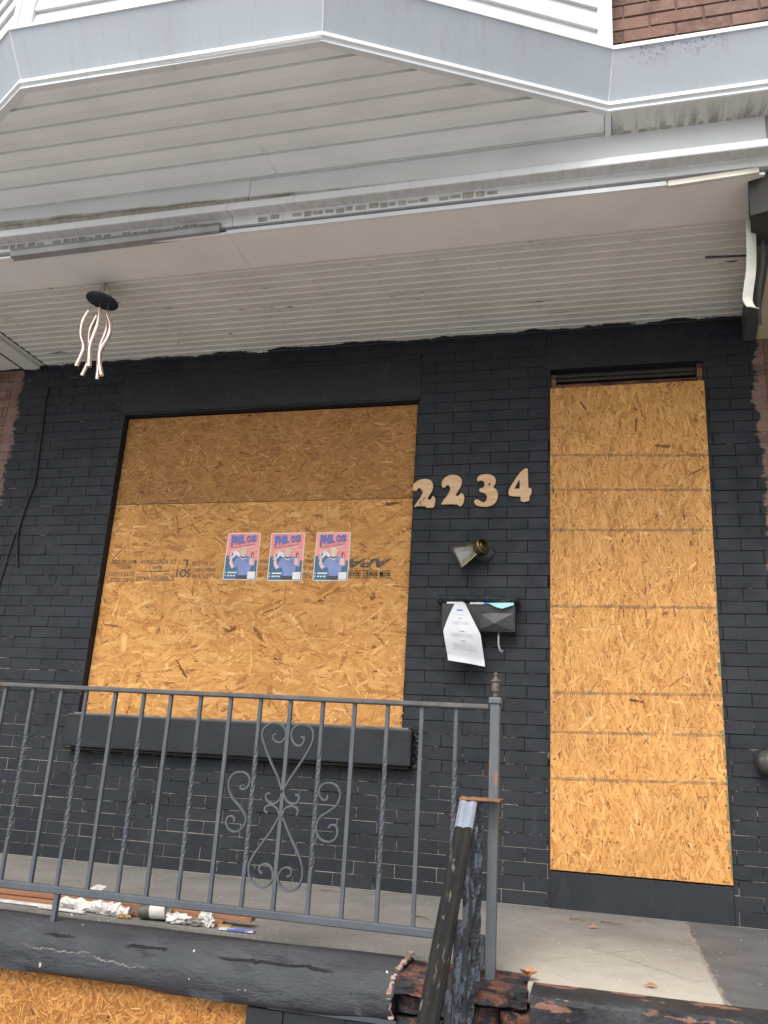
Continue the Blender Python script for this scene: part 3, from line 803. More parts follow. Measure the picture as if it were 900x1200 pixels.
# flaked paint edge where the coping stops
pe = MB(); pth = [(2.24, -1.33, .012), (2.245, -1.40, .010), (2.243, -1.47, .006), (2.235, -1.52, -.012), (2.228, -1.556, -.045), (2.226, -1.562, -.09), (2.232, -1.552, -.13)]
pth = smooth_path(pth, 7)
pe.sweep([Vector(p)+Vector((uni(-.003, .003), uni(-.003, .003), uni(-.002, .002))) for p in pth], [(-.004, -.009), (.004, -.008), (.004, .009), (-.004, .007)], 0, (1, 0, 0), None, [.75+.25*sin(i*1.1)+.15*sin(i*2.7) for i in range(len(pth))])
pe.build('flaking_paint_edge', simple('pink_paint_flake', (.36, .27, .23), (.22, .13, .10), 40, .8), porch)
# base wall below the coping: black brick right of the basement window
bw_ = MB(); bricks(bw_, 1.765, 2.24, -1.0, -.155, -1.535, (), H=.12, L=.20, seed=12); bw_.quad((1.765, -1.53, -1), (2.24, -1.53, -1), (2.24, -1.53, -.155), (1.765, -1.53, -.155))
bw_.quad((1.765, -1.53, -1), (1.765, -1.35, -1), (1.765, -1.35, -.155), (1.765, -1.53, -.155))
MB().box(HL, -.5, -1.53, -1.35, -1, -.155).build('base_wall', M_BLACK, porch)
bw_.build('base_wall', M_BLACK, porch)
# crumbling brick corner: rough courses
cr = MB(); rg = random.Random(4)
zt = -.008
for r in range(14):
    hh = .058; x = 2.238 + (.0 if r % 2 else -.0)
    first = True
    while x < 2.655:
        w = rg.uniform(.09, .20); xe = min(x+w, 2.66)
        d = rg.uniform(-.022, .018) - (.0 if r else .02)
        bm = bmesh.new(); bmesh.ops.create_cube(bm, size=1)
        bmesh.ops.subdivide_edges(bm, edges=bm.edges[:], cuts=9, use_grid_fill=True)
        sd_ = rg.uniform(0, 50); chop = rg.uniform(-.3, .3)
        for v in bm.verts:
            c = v.co.copy(); q = Vector(((x+xe)/2 + c.x*(xe-x-.005), -1.42 + c.y*.22, zt-hh/2 + c.z*(hh-.006)))
            p8 = q*14 + Vector((sd_, 0, sd_)); p30 = q*55 + Vector((0, sd_, 0))
            dsp = noise.fractal(p8, .9, 2.1, 4); fine = noise.noise(p30)
            edge = sum(1 for t_ in (c.x, c.y, c.z) if abs(t_) > .44)
            if c.y < .2:
                q.y += d + max(dsp, -.2)*.020 + fine*.004 + (.010 + .012*max(dsp, 0) if edge > 1 else 0) + chop*.05*c.x*(c.z+.3)
            q.x += noise.noise(p30*1.3)*.003 + dsp*.004; q.z += noise.noise(p30*.8 + Vector((9, 0, 0)))*.003 - (c.z*.008 if edge > 1 else 0) + dsp*.004
            v.co = q
        bm.verts.index_update()
        cr.add([v.co[:] for v in bm.verts], [[v.index for v in f.verts] for f in bm.faces]); bm.free()
        x = xe + .004
    zt -= hh
cr.box(2.24, 2.655, -1.46, -1.31, -1.0, -.02)
cr.build('broken_brick_corner', M_CRUMB, porch)
# front edge by the steps: peeling black nosing
ns = MB(); vs = []; pr = [(-1.500, .004), (-1.575, .002), (-1.612, -.005), (-1.622, -.022), (-1.618, -.07), (-1.615, -.11), (-1.60, -.16), (-1.50, -.16)]; n = len(pr); nX = 60
for i in range(nX+1):
    x = 2.646 + (HR-2.646)*i/nX
    for k, (yy, zz) in enumerate(pr):
        w = 1 if 1 < k < 7 else .15
        vs.append((x, yy + w*(lump(x*2.2, k)*.8), zz + w*lump(x*2, k*1.7+3)*.35))
fsx = [(i*n+k, i*n+(k+1) % n, (i+1)*n+(k+1) % n, (i+1)*n+k) for i in range(nX) for k in range(n)] + [tuple(range(n-1, -1, -1)), tuple(nX*n+k for k in range(n))]
ns.add(vs, fsx); ns.build('step_nosing', M_NOSE, porch, smooth=50)
st = MB()
for k in range(5):
    st.box(2.60, 3.68, -1.62-.26*(k+1), -1.60-.26*k, -1.0, -.18*(k+1), 0, .01)
st.box(2.665, 3.69, -1.60, -1.3, -1.0, -.165)
st.build('front_steps', M_NOSE, porch)

# ================================================================== BOARDS
def deep(x, z, d):
    return x + d*(x-2.867)/4.294, z + d*(z-.596)/4.294
hor = lambda rg: (rg.gauss(0, .55) if rg.random() < .72 else rg.uniform(0, pi))
ver = lambda rg: pi/2 + (rg.gauss(0, .42) if rg.random() < .75 else rg.uniform(0, pi))
rndm = lambda rg: rg.uniform(0, pi)
BY = .05
lowb = MB(); osb_geo(lowb, WX0+.004, WX1-.003, .762, 2.0215, BY, .011, 8800, hor, (.03, .17), (.006, .036), .57, .125)
lower = lowb.build('window_board', M_OSB, None, False, (.91, BY, .77), fixn=False)
tag(lower, 'large lower OSB sheet in the window opening, bright orange strands, carrying three posters', 'board')
MB().box(WX0+.004, WX1-.003, BY-.0006, BY+.011, .7615, .7635).build('painted_edge', M_GREEN, lower)
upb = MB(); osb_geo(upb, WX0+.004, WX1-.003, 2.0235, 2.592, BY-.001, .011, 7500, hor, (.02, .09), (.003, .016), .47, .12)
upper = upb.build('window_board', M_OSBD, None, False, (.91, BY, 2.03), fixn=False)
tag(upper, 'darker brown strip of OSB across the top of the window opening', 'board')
MB().box(WX0+.02, WX1-.2, BY-.0035, BY-.0028, 2.0225, 2.0245).build('painted_edge', M_GREEN, upper)
dyf = -.016
dp = [(2.603, .170), (3.398, .160), (3.399, 2.617), (2.622, 2.617), (2.603, 2.598)]
db = MB(); osb_geo(db, 2.603, 3.398, .166, 2.617, dyf, .011, 13000, ver, (.02, .10), (.003, .014), .60, .10, poly=None)
PL = [(2.225, 2.195), (2.031, 2.008), (1.809, 1.797), (1.407, 1.407), (.975, .992), (.787, .808), (.571, .594)]
for k, (za, zb) in enumerate(PL):
    n = 24
    for i in range(n):
        if k == 5 and i in (15, 16): continue
        xa = 2.606 + .789*i/n; xb = 2.606 + .789*(i+1)/n; w = .0075*uni(.7, 1.15)
        f = lambda x: za + (zb-za)*(x-2.603)/.795
        db.add([(xa, dyf-.0038, f(xa)-w), (xb, dyf-.0038, f(xb)-w), (xb, dyf-.0038, f(xb)+w), (xa, dyf-.0038, f(xa)+w)], [(0, 1, 2, 3)], 1)
door = db.build('door_board', [M_OSBP, M_PENCIL], None, False, (3.0, dyf, .17), fixn=False)
tag(door, 'tall OSB sheet screwed over the doorway with grey pencil lines across it', 'board')
ge = MB(); z = .20
while z < 1.62:
    h = uni(.03, .12); ge.box(3.3985-uni(.004, .016), 3.3992, dyf-.0034, dyf+.011, z, z+h); z += h + uni(0, .05)
ge.build('painted_edge', M_GREEN, door)
pts = []
for k in range(17):
    z = .21 + k*.148
    pts += [(2.617+uni(-.004, .004), z+uni(-.03, .03)), (3.380+uni(-.006, .006), z+uni(-.03, .03))]
pts += [(2.78, .178), (2.98, .18), (3.2, .178), (3.36, .18), (2.8, 2.60), (3.0, 2.59), (3.25, 2.60), (2.76, 2.35), (3.05, 2.40)]
screws(door, pts, dyf-.0034)
pts = []
for k in range(9): pts += [(WX1-.016+uni(-.004, .004), .81+k*.145+uni(-.03, .03)), (WX0+.03, .80+k*.15+uni(-.03, .03))]
for k in range(6): pts.append((.1+k*.33+uni(-.05, .05), 1.99+uni(-.01, .01)))
pts += [(.45, 1.66), (.62, 1.9), (1.2, 1.25)]
screws(lower, pts, BY-.0034)
screws(upper, [(.25+k*.3+uni(-.08, .08), 2.06+uni(0, .05)) for k in range(6)] + [(WX1-.02, 2.1), (WX1-.02, 2.35)], BY-.0042)
bs = MB(); osb_geo(bs, -.5, 1.763, -.86, -.153, -1.495, .011, 16000, rndm, (.012, .05), (.0025, .009), .52, .13)
base = bs.build('basement_board', M_OSBB, None, False, (.6, -1.49, -.86), fixn=False)
tag(base, 'orange OSB sheet covering the basement window under the black coping', 'board')
# printing on the lower sheet (upside down sheet)
YS = BY - .0039
def stamp(name, items, mat):
    mb = MB()
    for (s, x0, x1, z0, z1, kw) in items:
        xa, za = deep(x0, z0, BY); xb, zb = deep(x1, z1, BY)
        if s == '-': mb.quad((xa, YS, za), (xb, YS, za), (xb, YS, zb), (xa, YS, zb))
        else: text_geo(mb, s, xa, xb, za, zb, YS, 0, **kw)
    return mb.build(name, mat, lower, fixn=False)
R = dict(rot=True, bold=.012)
stamp('stamp_text', [
    ('MAY BE ORE', .035, .200, 1.636, 1.662, R), ('MORE 11', .075, .165, 1.604, 1.628, R),
    ('ESTE LADO', .028, .195, 1.562, 1.588, R), ('THIS SIDE', .040, .205, 1.527, 1.553, R),
    ('DE RESISTENCIA', .225, .455, 1.636, 1.662, R), ('EJE', .315, .372, 1.606, 1.628, R),
    ('-', .240, .430, 1.589, 1.594, {}), ('STRENGTH AXIS', .215, .455, 1.534, 1.562, R),
    ('12 IN-CO', .565, .700, 1.626, 1.650, R), ('SHEATHING', .565, .715, 1.590, 1.612, R), ('UP 19', .575, .715, 1.554, 1.578, R),
    ('PRP', .985, 1.035, 1.640, 1.662, R), ('PS 2', .985, 1.035, 1.598, 1.622, R), ('THE', .985, 1.035, 1.556, 1.580, R),
    ('PRE', 1.255, 1.305, 1.640, 1.662, R), ('PS 2', 1.255, 1.305, 1.598, 1.622, R), ('THE', 1.255, 1.305, 1.556, 1.580, R)], M_STAMP)
stamp('stamp_text', [
    ('APA', 1.515, 1.758, 1.612, 1.662, dict(rot=True, bold=.035, shear=.35)),
    ('SO1', .470, .562, 1.556, 1.606, dict(rot=True, bold=.025)), ('L', .505, .535, 1.622, 1.662, dict(rot=True, bold=.03)),
    ('2SVSE TRASE MISE', 1.505, 1.752, 1.566, 1.598, dict(bold=.015)), ('2SVSE TRASE MISE', 1.505, 1.752, 1.552, 1.584, dict(bold=.015, mirror=True))], M_STAMPD)

# ================================================================== POSTERS
P_COR = simple('poster_coral', (.82, .23, .20), (.85, .32, .28), 9, .45)
P_NAVY = simple('poster_navy', (.035, .115, .20), (.05, .15, .25), 9, .45)
P_BLUE = simple('poster_blue', (.115, .17, .48), None, 9, .45)
P_SHIRT = simple('poster_shirt', (.22, .28, .56), None, 9, .45)
P_SHIRTD = simple('poster_shirt_shade', (.13, .18, .40), None, 9, .45)
P_SKIN = simple('poster_skin', (.78, .55, .58), None, 9, .45)
P_PURP = simple('poster_purple', (.28, .10, .28), None, 9, .45)
P_HAIR = simple('poster_blond', (.70, .55, .32), None, 9, .45)
P_BEARD = simple('poster_dark', (.045, .05, .065), None, 9, .45)
P_WHITE = simple('poster_white', (.80, .80, .80), None, 9, .45)
PM = [P_COR, P_NAVY, P_BLUE, P_SHIRT, P_SHIRTD, P_SKIN, P_PURP, P_HAIR, P_BEARD, P_WHITE]
def poster(x0, z0, x1, z1, label, tilt=0.):
    xa, za = deep(x0, z0, BY); xb, zb = deep(x1, z1, BY)
    mb = MB(); W = xb-xa; H = zb-za; y0 = BY - .0046; layer = [0]
    Y = lambda: y0 - .0004 - layer[0]*.00022
    def P(pts, m):
        layer[0] += 1
        mb.add([(xa+u*W, Y(), za+v*H) for u, v in pts], [tuple(range(len(pts)))], m)
    def circ(cu, cv, ru, rv, m, n=18, a0=0, a1=2*pi):
        P([(cu+ru*cos(a0+(a1-a0)*k/n), cv+rv*sin(a0+(a1-a0)*k/n)) for k in range(n if a1-a0 > 6 else n+1)], m)
    r = .022
    rc = [(r, 0), (1-r, 0), (1, r), (1, 1-r), (1-r, 1), (r, 1), (0, 1-r), (0, r)]
    mb.prism_xz([(xa+u*W, za+v*H) for u, v in rc], y0, y0+.0006, 9)
    P([(.022, .018), (.978, .018), (.978, .985), (.022, .985)], 0)
    circ(.29, .515, .145, .098, 9, 22)
    P([(.022, .018), (.978, .018), (.978, .415), (.90, .415), (.90, .30), (.62, .30), (.62, .43), (.52, .47), (.42, .47), (.40, .50), (.355, .50), (.355, .52), (.30, .52), (.27, .47), (.2, .47), (.2, .505), (.06, .505), (.06, .515), (.022, .50)], 1)
    # figure: shirt, arms, head
    P([(.40, .10), (.78, .10), (.80, .25), (.83, .40), (.80, .49), (.64, .51), (.50, .50), (.36, .465), (.26, .35), (.32, .255), (.40, .28)], 3)
    P([(.40, .10), (.47, .10), (.44, .20), (.40, .28)], 4); P([(.72, .12), (.78, .10), (.79, .20), (.74, .2)], 4)
    P([(.40, .018), (.80, .018), (.79, .10), (.40, .10)], 8)
    P([(.17, .455), (.11, .42), (.14, .50), (.20, .55), (.235, .50), (.22, .42), (.255, .335), (.315, .285), (.245, .235), (.19, .275), (.14, .36)], 5)
    P([(.165, .50), (.21, .575), (.235, .555), (.225, .52)], 8)
    P([(.775, .50), (.84, .50), (.86, .40), (.88, .35), (.84, .315), (.77, .325), (.735, .35), (.745, .43)], 5)
    P([(.775, .47), (.86, .47), (.85, .575), (.785, .575)], 8); P([(.815, .48), (.845, .48), (.84, .55), (.825, .55)], 9)
    circ(.55, .475, .085, .045, 9); circ(.55, .545, .085, .075, 5); circ(.55, .50, .088, .050, 8, 14, pi, 2*pi); circ(.55, .508, .055, .026, 5)
    circ(.55, .615, .105, .068, 7, 16); P([(.45, .56), (.65, .56), (.66, .60), (.44, .60)], 7); P([(.475, .545), (.625, .545), (.62, .575), (.48, .575)], 5)
    circ(.66, .40, .03, .02, 4, 10)
    # blank white corner panel
    P([(.735, .022), (.965, .022), (.965, .175), (.735, .175)], 9)
    # lettering
    layer[0] += 1
    t = lambda s, u0, u1, v0, v1, m, **k: text_geo(mb, s, xa+u0*W, xa+u1*W, za+v0*H, za+v1*H, Y(), m, **k)
    # title: letters shrink in height to the right
    hs = [(.135, .245, .70), (.26, .37, .745), (.385, .425, .765), (.44, .545, .78), (.60, .715, .785), (.735, .88, .80)]
    for ch, (u0, u1, v0) in zip('PHILOS', hs): t(ch, u0-.008, u1+.008, v0, .945, 2, bold=.06)
    layer[0] += 1
    t('Property Solutions', .15, .86, .700, .738, 6, skew=.022*1, bold=.01)
    t('Licensed Contractors', .16, .85, .635, .680, 9, skew=.03, bold=.02)
    t('of Commerce', .52, .93, .615, .645, 9, skew=.006, bold=.02)
    for (u0, u1, v0, v1) in ((.13, .41, .135, .165), (.13, .19, .072, .102), (.215, .275, .072, .102), (.30, .37, .072, .102), (.055, .08, .135, .165), (.055, .08, .072, .102)):
        layer[0] += 0; mb.add([(xa+u0*W, Y(), za+v0*H), (xa+u1*W, Y(), za+v0*H), (xa+u1*W, Y(), za+v1*H), (xa+u0*W, Y(), za+v1*H)], [(0, 1, 2, 3)], 9)
    cx = Vector(((xa+xb)/2, BY, za))
    if tilt:
        Rm = Matrix.Rotation(tilt, 3, 'Y'); mb.v = [tuple(cx + Rm @ (Vector(p)-cx)) for p in mb.v]
    o = mb.build('poster', PM, None, False, cx, fixn=False)
    tag(o, label, 'poster', 'identical posters on the window board')
poster(.768, 1.541, .972, 1.818, 'coral and blue poster farthest left of the three on the window board', .008)
poster(1.040, 1.537, 1.245, 1.815, 'coral and blue poster between the two others on the window board', -.006)
poster(1.310, 1.537, 1.512, 1.815, 'coral and blue poster nearest the APA stamp on the window board', .004)

# ================================================================== HOUSE NUMBERS
D = {}
D['d1'] = [(1.8585, 2.0479), (1.8562, 2.0629), (1.8592, 2.0836), (1.8746, 2.0998), (1.8983, 2.11), (1.9223, 2.1126), (1.9466, 2.1077), (1.9616, 2.0948), (1.9679, 2.0764), (1.9672, 2.0558), (1.9593, 2.0337), (1.9504, 2.0191), (1.943, 2.0045), (1.9435, 1.993), (1.9555, 1.9903), (1.9631, 2.0008), (1.9689, 2.0121), (1.9787, 2.0061), (1.9841, 1.9896), (1.9826, 1.9692), (1.9771, 1.949), (1.9654, 1.9451), (1.936, 1.9457), (1.9332, 1.954), (1.8893, 1.9565), (1.8696, 1.9512), (1.873, 1.9634), (1.8864, 1.9836), (1.8991, 2.0039), (1.9086, 2.0243), (1.9095, 2.0408), (1.9008, 2.0551), (1.8909, 2.0603), (1.883, 2.058), (1.8771, 2.0457), (1.8651, 2.0444)]
D['d2'] = [(2.0183, 2.0684), (2.0154, 2.0834), (2.0226, 2.1039), (2.0402, 2.1224), (2.0652, 2.1316), (2.089, 2.1308), (2.1113, 2.1219), (2.1252, 2.105), (2.1282, 2.0843), (2.1226, 2.064), (2.1114, 2.0438), (2.1018, 2.0277), (2.0967, 2.0156), (2.1024, 2.0089), (2.1125, 2.0103), (2.12, 2.0215), (2.13, 2.0245), (2.1397, 2.0145), (2.1434, 1.9941), (2.1395, 1.9699), (2.1299, 1.9539), (2.1183, 1.9501), (2.1086, 1.96), (2.071, 1.9633), (2.0224, 1.9619), (2.022, 1.9725), (2.0346, 1.9926), (2.0496, 2.0126), (2.0622, 2.0369), (2.0655, 2.0532), (2.0595, 2.0673), (2.0498, 2.0742), (2.042, 2.0703), (2.036, 2.0614), (2.0242, 2.06)]
D['d3'] = [(2.2115, 2.0942), (2.2134, 2.1106), (2.2263, 2.1241), (2.2534, 2.1298), (2.2805, 2.1274), (2.3, 2.1178), (2.3119, 2.0994), (2.3116, 2.0791), (2.3049, 2.063), (2.2998, 2.0526), (2.313, 2.0442), (2.3233, 2.0261), (2.3252, 2.0035), (2.3196, 1.978), (2.3047, 1.9583), (2.2805, 1.9468), (2.2499, 1.945), (2.219, 1.9504), (2.2017, 1.9629), (2.199, 1.9766), (2.2065, 1.9862), (2.222, 1.9842), (2.2377, 1.9734), (2.2531, 1.9698), (2.2629, 1.9792), (2.2679, 1.9969), (2.2622, 2.0131), (2.248, 2.024), (2.231, 2.0285), (2.2245, 2.0384), (2.2281, 2.0489), (2.2435, 2.0525), (2.251, 2.0621), (2.2522, 2.0783), (2.245, 2.0892), (2.2309, 2.0953), (2.2194, 2.0891)]
o4 = [(2.3834, 2.0286), (2.3855, 2.0407), (2.4004, 2.0685), (2.4227, 2.1043), (2.4452, 2.136), (2.464, 2.1517), (2.4754, 2.157), (2.483, 2.1527), (2.4846, 2.1348), (2.4875, 2.046), (2.5026, 2.0432), (2.5049, 2.0295), (2.5028, 2.0072), (2.4953, 2.0034), (2.494, 1.978), (2.4881, 1.9718), (2.4657, 1.9667), (2.4483, 1.9727), (2.4466, 1.9974), (2.4164, 1.9997), (2.3861, 2.0045), (2.3821, 2.015)]
h4 = [(2.4121, 2.0424), (2.4424, 2.0416), (2.4411, 2.0892), (2.4366, 2.0893)]
def num(poly, label, hole=None, flecks=()):
    mb = MB()
    for (xa, za, xb, zb_, w) in flecks:
        t_ = Vector((xb-xa, 0, zb_-za)).normalized(); n_ = Vector((-t_.z, 0, t_.x))*w
        a_, b2 = Vector((xa, -.0147, za)), Vector((xb, -.0147, zb_)); mid = (a_+b2)/2
        mb.add([a_, mid-n_, b2, mid+n_], [(0, 1, 2, 3)], 1)
    if hole:
        # keyhole: outer ring cut open at the left, joined to the hole
        k = 1; outer = poly[k:] + poly[:k]
        ring = [outer[0]] + [h4[0], h4[1], h4[2], h4[3], h4[0]] + [(outer[0][0]+.0003, outer[0][1]-.0006)]
        mb.prism_xz(outer[::-1][:-1][::-1] + ring, -.014, -.005)
    else:
        P = [(p.x, p.y) for p in smooth_path([Vector((a, b_, 0)) for a, b_ in poly + [poly[0]]], 2)][:-1]
        mb.prism_xz(P, -.014, -.005)
    cx = sum(p[0] for p in poly)/len(poly); zb = min(p[1] for p in poly)
    o = mb.build('house_number', [M_PLYNUM, M_BLACK], None, False, (cx, -.01, zb))
    tag(o, label, 'number', 'wooden house numbers'); return o
num(D['d1'], 'plywood digit two touching the window board, with slashes of black paint', None,
    [(1.893, 1.968, 1.910, 1.990, .0035), (1.912, 1.985, 1.930, 2.008, .0035), (1.900, 1.960, 1.908, 1.972, .003), (1.910, 2.030, 1.914, 2.040, .003)])
num(D['d2'], 'clean plywood digit two standing left of the digit three')
num(D['d3'], 'plywood digit three with one black fleck, beside the digit four', None, [(2.270, 2.066, 2.288, 2.078, .006)])
num(o4, 'plywood digit four, highest of the house numbers and nearest the door', h4)

# ================================================================== WALL LIGHT
wl = thing('wall_light', 'broken brass wall light hanging tilted above the black mailbox', 'light', (2.30, 0, 1.73))
MB().lathe([(.052, 0), (.052, .010), (.040, .022), (.024, .030), (.020, .060)], (2.258, .0, 1.694), (0, -1, 0), 24).build('back_plate', M_BOX, wl, 40)
ax = Vector((-.87, -.06, -.43)).normalized(); nk = Vector((2.226, -.080, 1.694))
cup = Vector((.12, -.97, .05)).normalized()
MB().lathe([(.028, -.012), (.040, 0), (.043, .02), (.043, .055), (.036, .062), (.034, .057), (.034, .03)], Vector((2.226, -.066, 1.693)), Vector((.72, -.66, .20)), 22).build('socket_cup', M_BRASS, wl, 40)
MB().lathe([(.034, -.035), (.034, -.015), (.026, .004), (.022, .012)], nk, ax, 16).build('neck', M_BRASS, wl, 40)
side = ax.cross(Vector((.136, -.955, -.257))).normalized(); upv = side.cross(ax).normalized()
c0 = nk + ax*.010; c1 = nk + ax*.112
def ring(c, a, b_): return [c + side*a*i + upv*b_*k for i, k in ((-1, -1), (1, -1), (1, 1), (-1, 1))]
r0 = ring(c0, .027, .027); r1 = ring(c1, .056, .054)
shade = MB()
for k in range(4):
    n = (k+1) % 4; shade.quad(r0[k], r0[n], r1[n], r1[k])
sh = shade.build('glass_shade', M_GLASSY, wl, fixn=False)
fr = MB()
for k in range(4):
    n = (k+1) % 4
    fr.tube([r0[k], r1[k]], .004, 6); fr.tube([r0[k], r0[n]], .005, 6); fr.tube([r1[k], r1[n]], .0045, 6)
fr.build('shade_frame', M_BRASS, sh)
MB().lathe([(.010, .0), (.013, .02), (.022, .045), (.024, .062), (.016, .080), (.004, .086)], c0, ax, 14).build('bulb', M_BULB, wl, 40)

# ================================================================== MAILBOX
mbx = thing('mailbox', 'black metal wall mailbox with ragged lid and hook below, right of the window', 'mailbox', (2.24, 0, 1.25))
bb = MB()
bb.prism_xy([(2.06, -.002), (2.06, -.085), (2.43, -.085), (2.43, -.002)], 1.405, 1.407)
bb.add([(2.060, -.002, 1.252), (2.432, -.002, 1.252), (2.432, -.080, 1.262), (2.060, -.080, 1.262), (2.060, -.002, 1.405), (2.432, -.002, 1.405), (2.432, -.098, 1.400), (2.060, -.098, 1.400)],
       [(0, 1, 2, 3), (0, 4, 5, 1), (1, 5, 6, 2), (2, 6, 7, 3), (3, 7, 4, 0)])
bb.build('box_body', M_BOX, mbx)
dd = MB().add([(2.255, -.093, 1.268), (2.425, -.086, 1.268), (2.425, -.096, 1.352), (2.31, -.0975, 1.354), (2.262, -.0965, 1.345), (2.33, -.106, 1.300)], [(0, 5, 4), (4, 5, 3), (3, 5, 2), (2, 5, 1), (1, 5, 0)])
dd.build('dented_panel', M_BOX, mbx)
ld = MB(); pth = [(2.025 + .425*k/60, -.050, 1.428 - .004*k/60 + .0015*sin(k*2.1)) for k in range(61)]
ld.sweep(pth, [(.060*cos(a), .024*sin(a)) for a in [2*pi*k/14 for k in range(14)]], 0, (0, 0, 1), None, [(.55 if k in (0, 60) else .9 if k in (1, 59) else 1+.05*sin(k*1.9)) for k in range(61)])
ld.build('lid', M_LID, mbx, 50)
hk = MB().tube(smooth_path([(2.348, -.05, 1.258), (2.348, -.058, 1.225), (2.350, -.060, 1.195), (2.358, -.066, 1.172), (2.368, -.080, 1.160), (2.372, -.088, 1.166)], 4), .0055, 8)
hk.build('hook', M_GREY, mbx, 50)
# contents
env = MB().box(2.085, 2.17, -.104, -.060, 1.398, 1.408, 0, .001)
tag(env.build('envelope', M_PAPER, None, False, (2.12, -.08, 1.40)), 'white envelope edge under the mailbox lid, left of the hanging letter', 'envelope')
g2 = MB().box(2.205, 2.275, -.104, -.058, 1.396, 1.407, 0, .001).box(2.276, 2.30, -.1045, -.06, 1.397, 1.406, 1, .001)
tag(g2.build('magazine', [simple('grey_print', (.35, .33, .33), (.5, .48, .48), 40, .5), M_INKB], None, False, (2.25, -.08, 1.40)), 'grey and blue printed mail edge under the mailbox lid', 'mail')
te = MB().add([(2.295, -.103, 1.404), (2.427, -.103, 1.406), (2.428, -.110, 1.393), (2.372, -.120, 1.372), (2.345, -.118, 1.378), (2.305, -.108, 1.398), (2.300, -.06, 1.405), (2.425, -.06, 1.406)],
              [(0, 5, 4, 3, 2, 1), (0, 1, 7, 6)])
tag(te.build('envelope', M_TEAL, None, False, (2.36, -.08, 1.40), fixn=False), 'pale teal envelope sticking out of the mailbox on its right side', 'envelope')
# letter: hangs out of the slot, pinched at the top and curling
lt = MB(); rows = 26; colsn = 12; vs = []
def lp(u, v):       # v 0 top -> 1 bottom
    if v < .52: t = v/.52; w = .026 + (.094-.026)*t
    else: t = (v-.52)/.48; w = .094 - .002*t
    cx = 2.154 + .046*v
    z = 1.402 - .308*v - .012*(u)*v
    y = -.108 - .045*sin(pi*min(v*1.1, 1)) - .022*(1-abs(u))*(1-v) + .012*u*v - .02*v*v + .006*cos(u*4+v*3)*v
    return (cx + u*w*(1 if u < 0 else .98), y, z)
for i in range(rows+1):
    for k in range(colsn+1): vs.append(lp(-1+2*k/colsn, i/rows))
lt.add(vs, [(i*(colsn+1)+k, (i+1)*(colsn+1)+k, (i+1)*(colsn+1)+k+1, i*(colsn+1)+k+1) for i in range(rows) for k in range(colsn)], 0)
def strip(u0, u1, v, h, m):
    a = []
    for k in range(9):
        u = u0+(u1-u0)*k/8; p = lp(u, v); q = lp(u, v+h); a += [(p[0], p[1]-.0015, p[2]), (q[0], q[1]-.0015, q[2])]
    lt.add(a, [(2*k, 2*k+1, 2*k+3, 2*k+2) for k in range(8)], m)
strip(-.35, .35, .135, .020, 3)
for v in (.285, .50, .655): strip(-.12, .16, v, .008, 2)
for v in (.225, .345, .365, .385, .54, .555, .572, .588, .69, .71, .725, .74, .757, .775, .79): strip(-.62, uni(.45, .72), v, .0045, 1)
tag(lt.build('letter', [M_PAPER, M_INK, M_INKD, M_INKB], None, True, (2.15, -.12, 1.10), fixn=False), 'curled white typed letter hanging out of the mailbox', 'letter')

# ================================================================== RAILING
RY = -1.46
rl = thing('railing', 'grey wrought iron porch railing with twisted balusters and scrollwork', 'railing', (1.0, RY, 0))
def rz(x, a, b_): return a + (b_-a)*(x-.59)/(2.504-.59)
tp = MB(); sq = lambda w, h: [(-w, -h), (w, -h), (w, h), (-w, h)]
oct_ = lambda w, h, c: [(-w, -h+c), (-w+c, -h), (w-c, -h), (w, -h+c), (w, h-c), (w-c, h), (-w+c, h), (-w, h-c)]
xs = [HL+.02+(2.492-HL-.02)*k/20 for k in range(21)]
tp.sweep([(x, RY, rz(x, .803, .792)) for x in xs], oct_(.017, .0085, .004), 0, (0, 0, 1))
tp.build('top_rail', M_IRONTOP, rl)
bt = MB(); bt.sweep([(x, RY, rz(x, .104, .094)) for x in xs], oct_(.013, .0125, .003), 0, (0, 0, 1))
bt.build('bottom_rail', M_IRON, rl)
def bal_mesh(tw):
    mb = MB(); n = 48; path = []; t = []
    for k in range(n+1):
        f = k/n; path.append((0, 0, f*.682)); q = min(max((f-.20)/.56, 0), 1); t.append((q*pi*5.0 if tw else 0)+.0)
    mb.sweep(path, oct_(.0068, .0068, .0024) if tw else sq(.0064, .0064), 0, (0, 1, 0), t)
    return mb
tops = [.621, .744, .869, .976, 1.1, 1.218, 1.329, 1.449, 1.567, 1.682, 1.795, 1.915, 2.03, 2.148, 2.267, 2.384]
allx = [(.621-.119*k, (k % 2)) for k in range(12, 0, -1) if .621-.119*k > HL+.03] + [(x, k % 2) for k, x in enumerate(tops)]
proto = {}
for (x, tw) in allx:
    if tw not in proto:
        o = bal_mesh(tw).build('baluster', M_IRON); proto[tw] = o
    else:
        o = proto[tw].copy(); COL.objects.link(o)
    if tw: o['label'] = 'twisted square baluster'
    o.parent = rl; o.location = Vector((x, RY, rz(x, .113, .103))) - Vector(rl['_w'])
lg = [(.985, RY, -.01), (-.55, RY, -.01)]
for (x, y, z) in lg:
    MB().sweep([(x, y, -.012), (x, y, .093)], sq(.0085, .0085), 0, (0, 1, 0)).build('leg', M_IRON, rl)
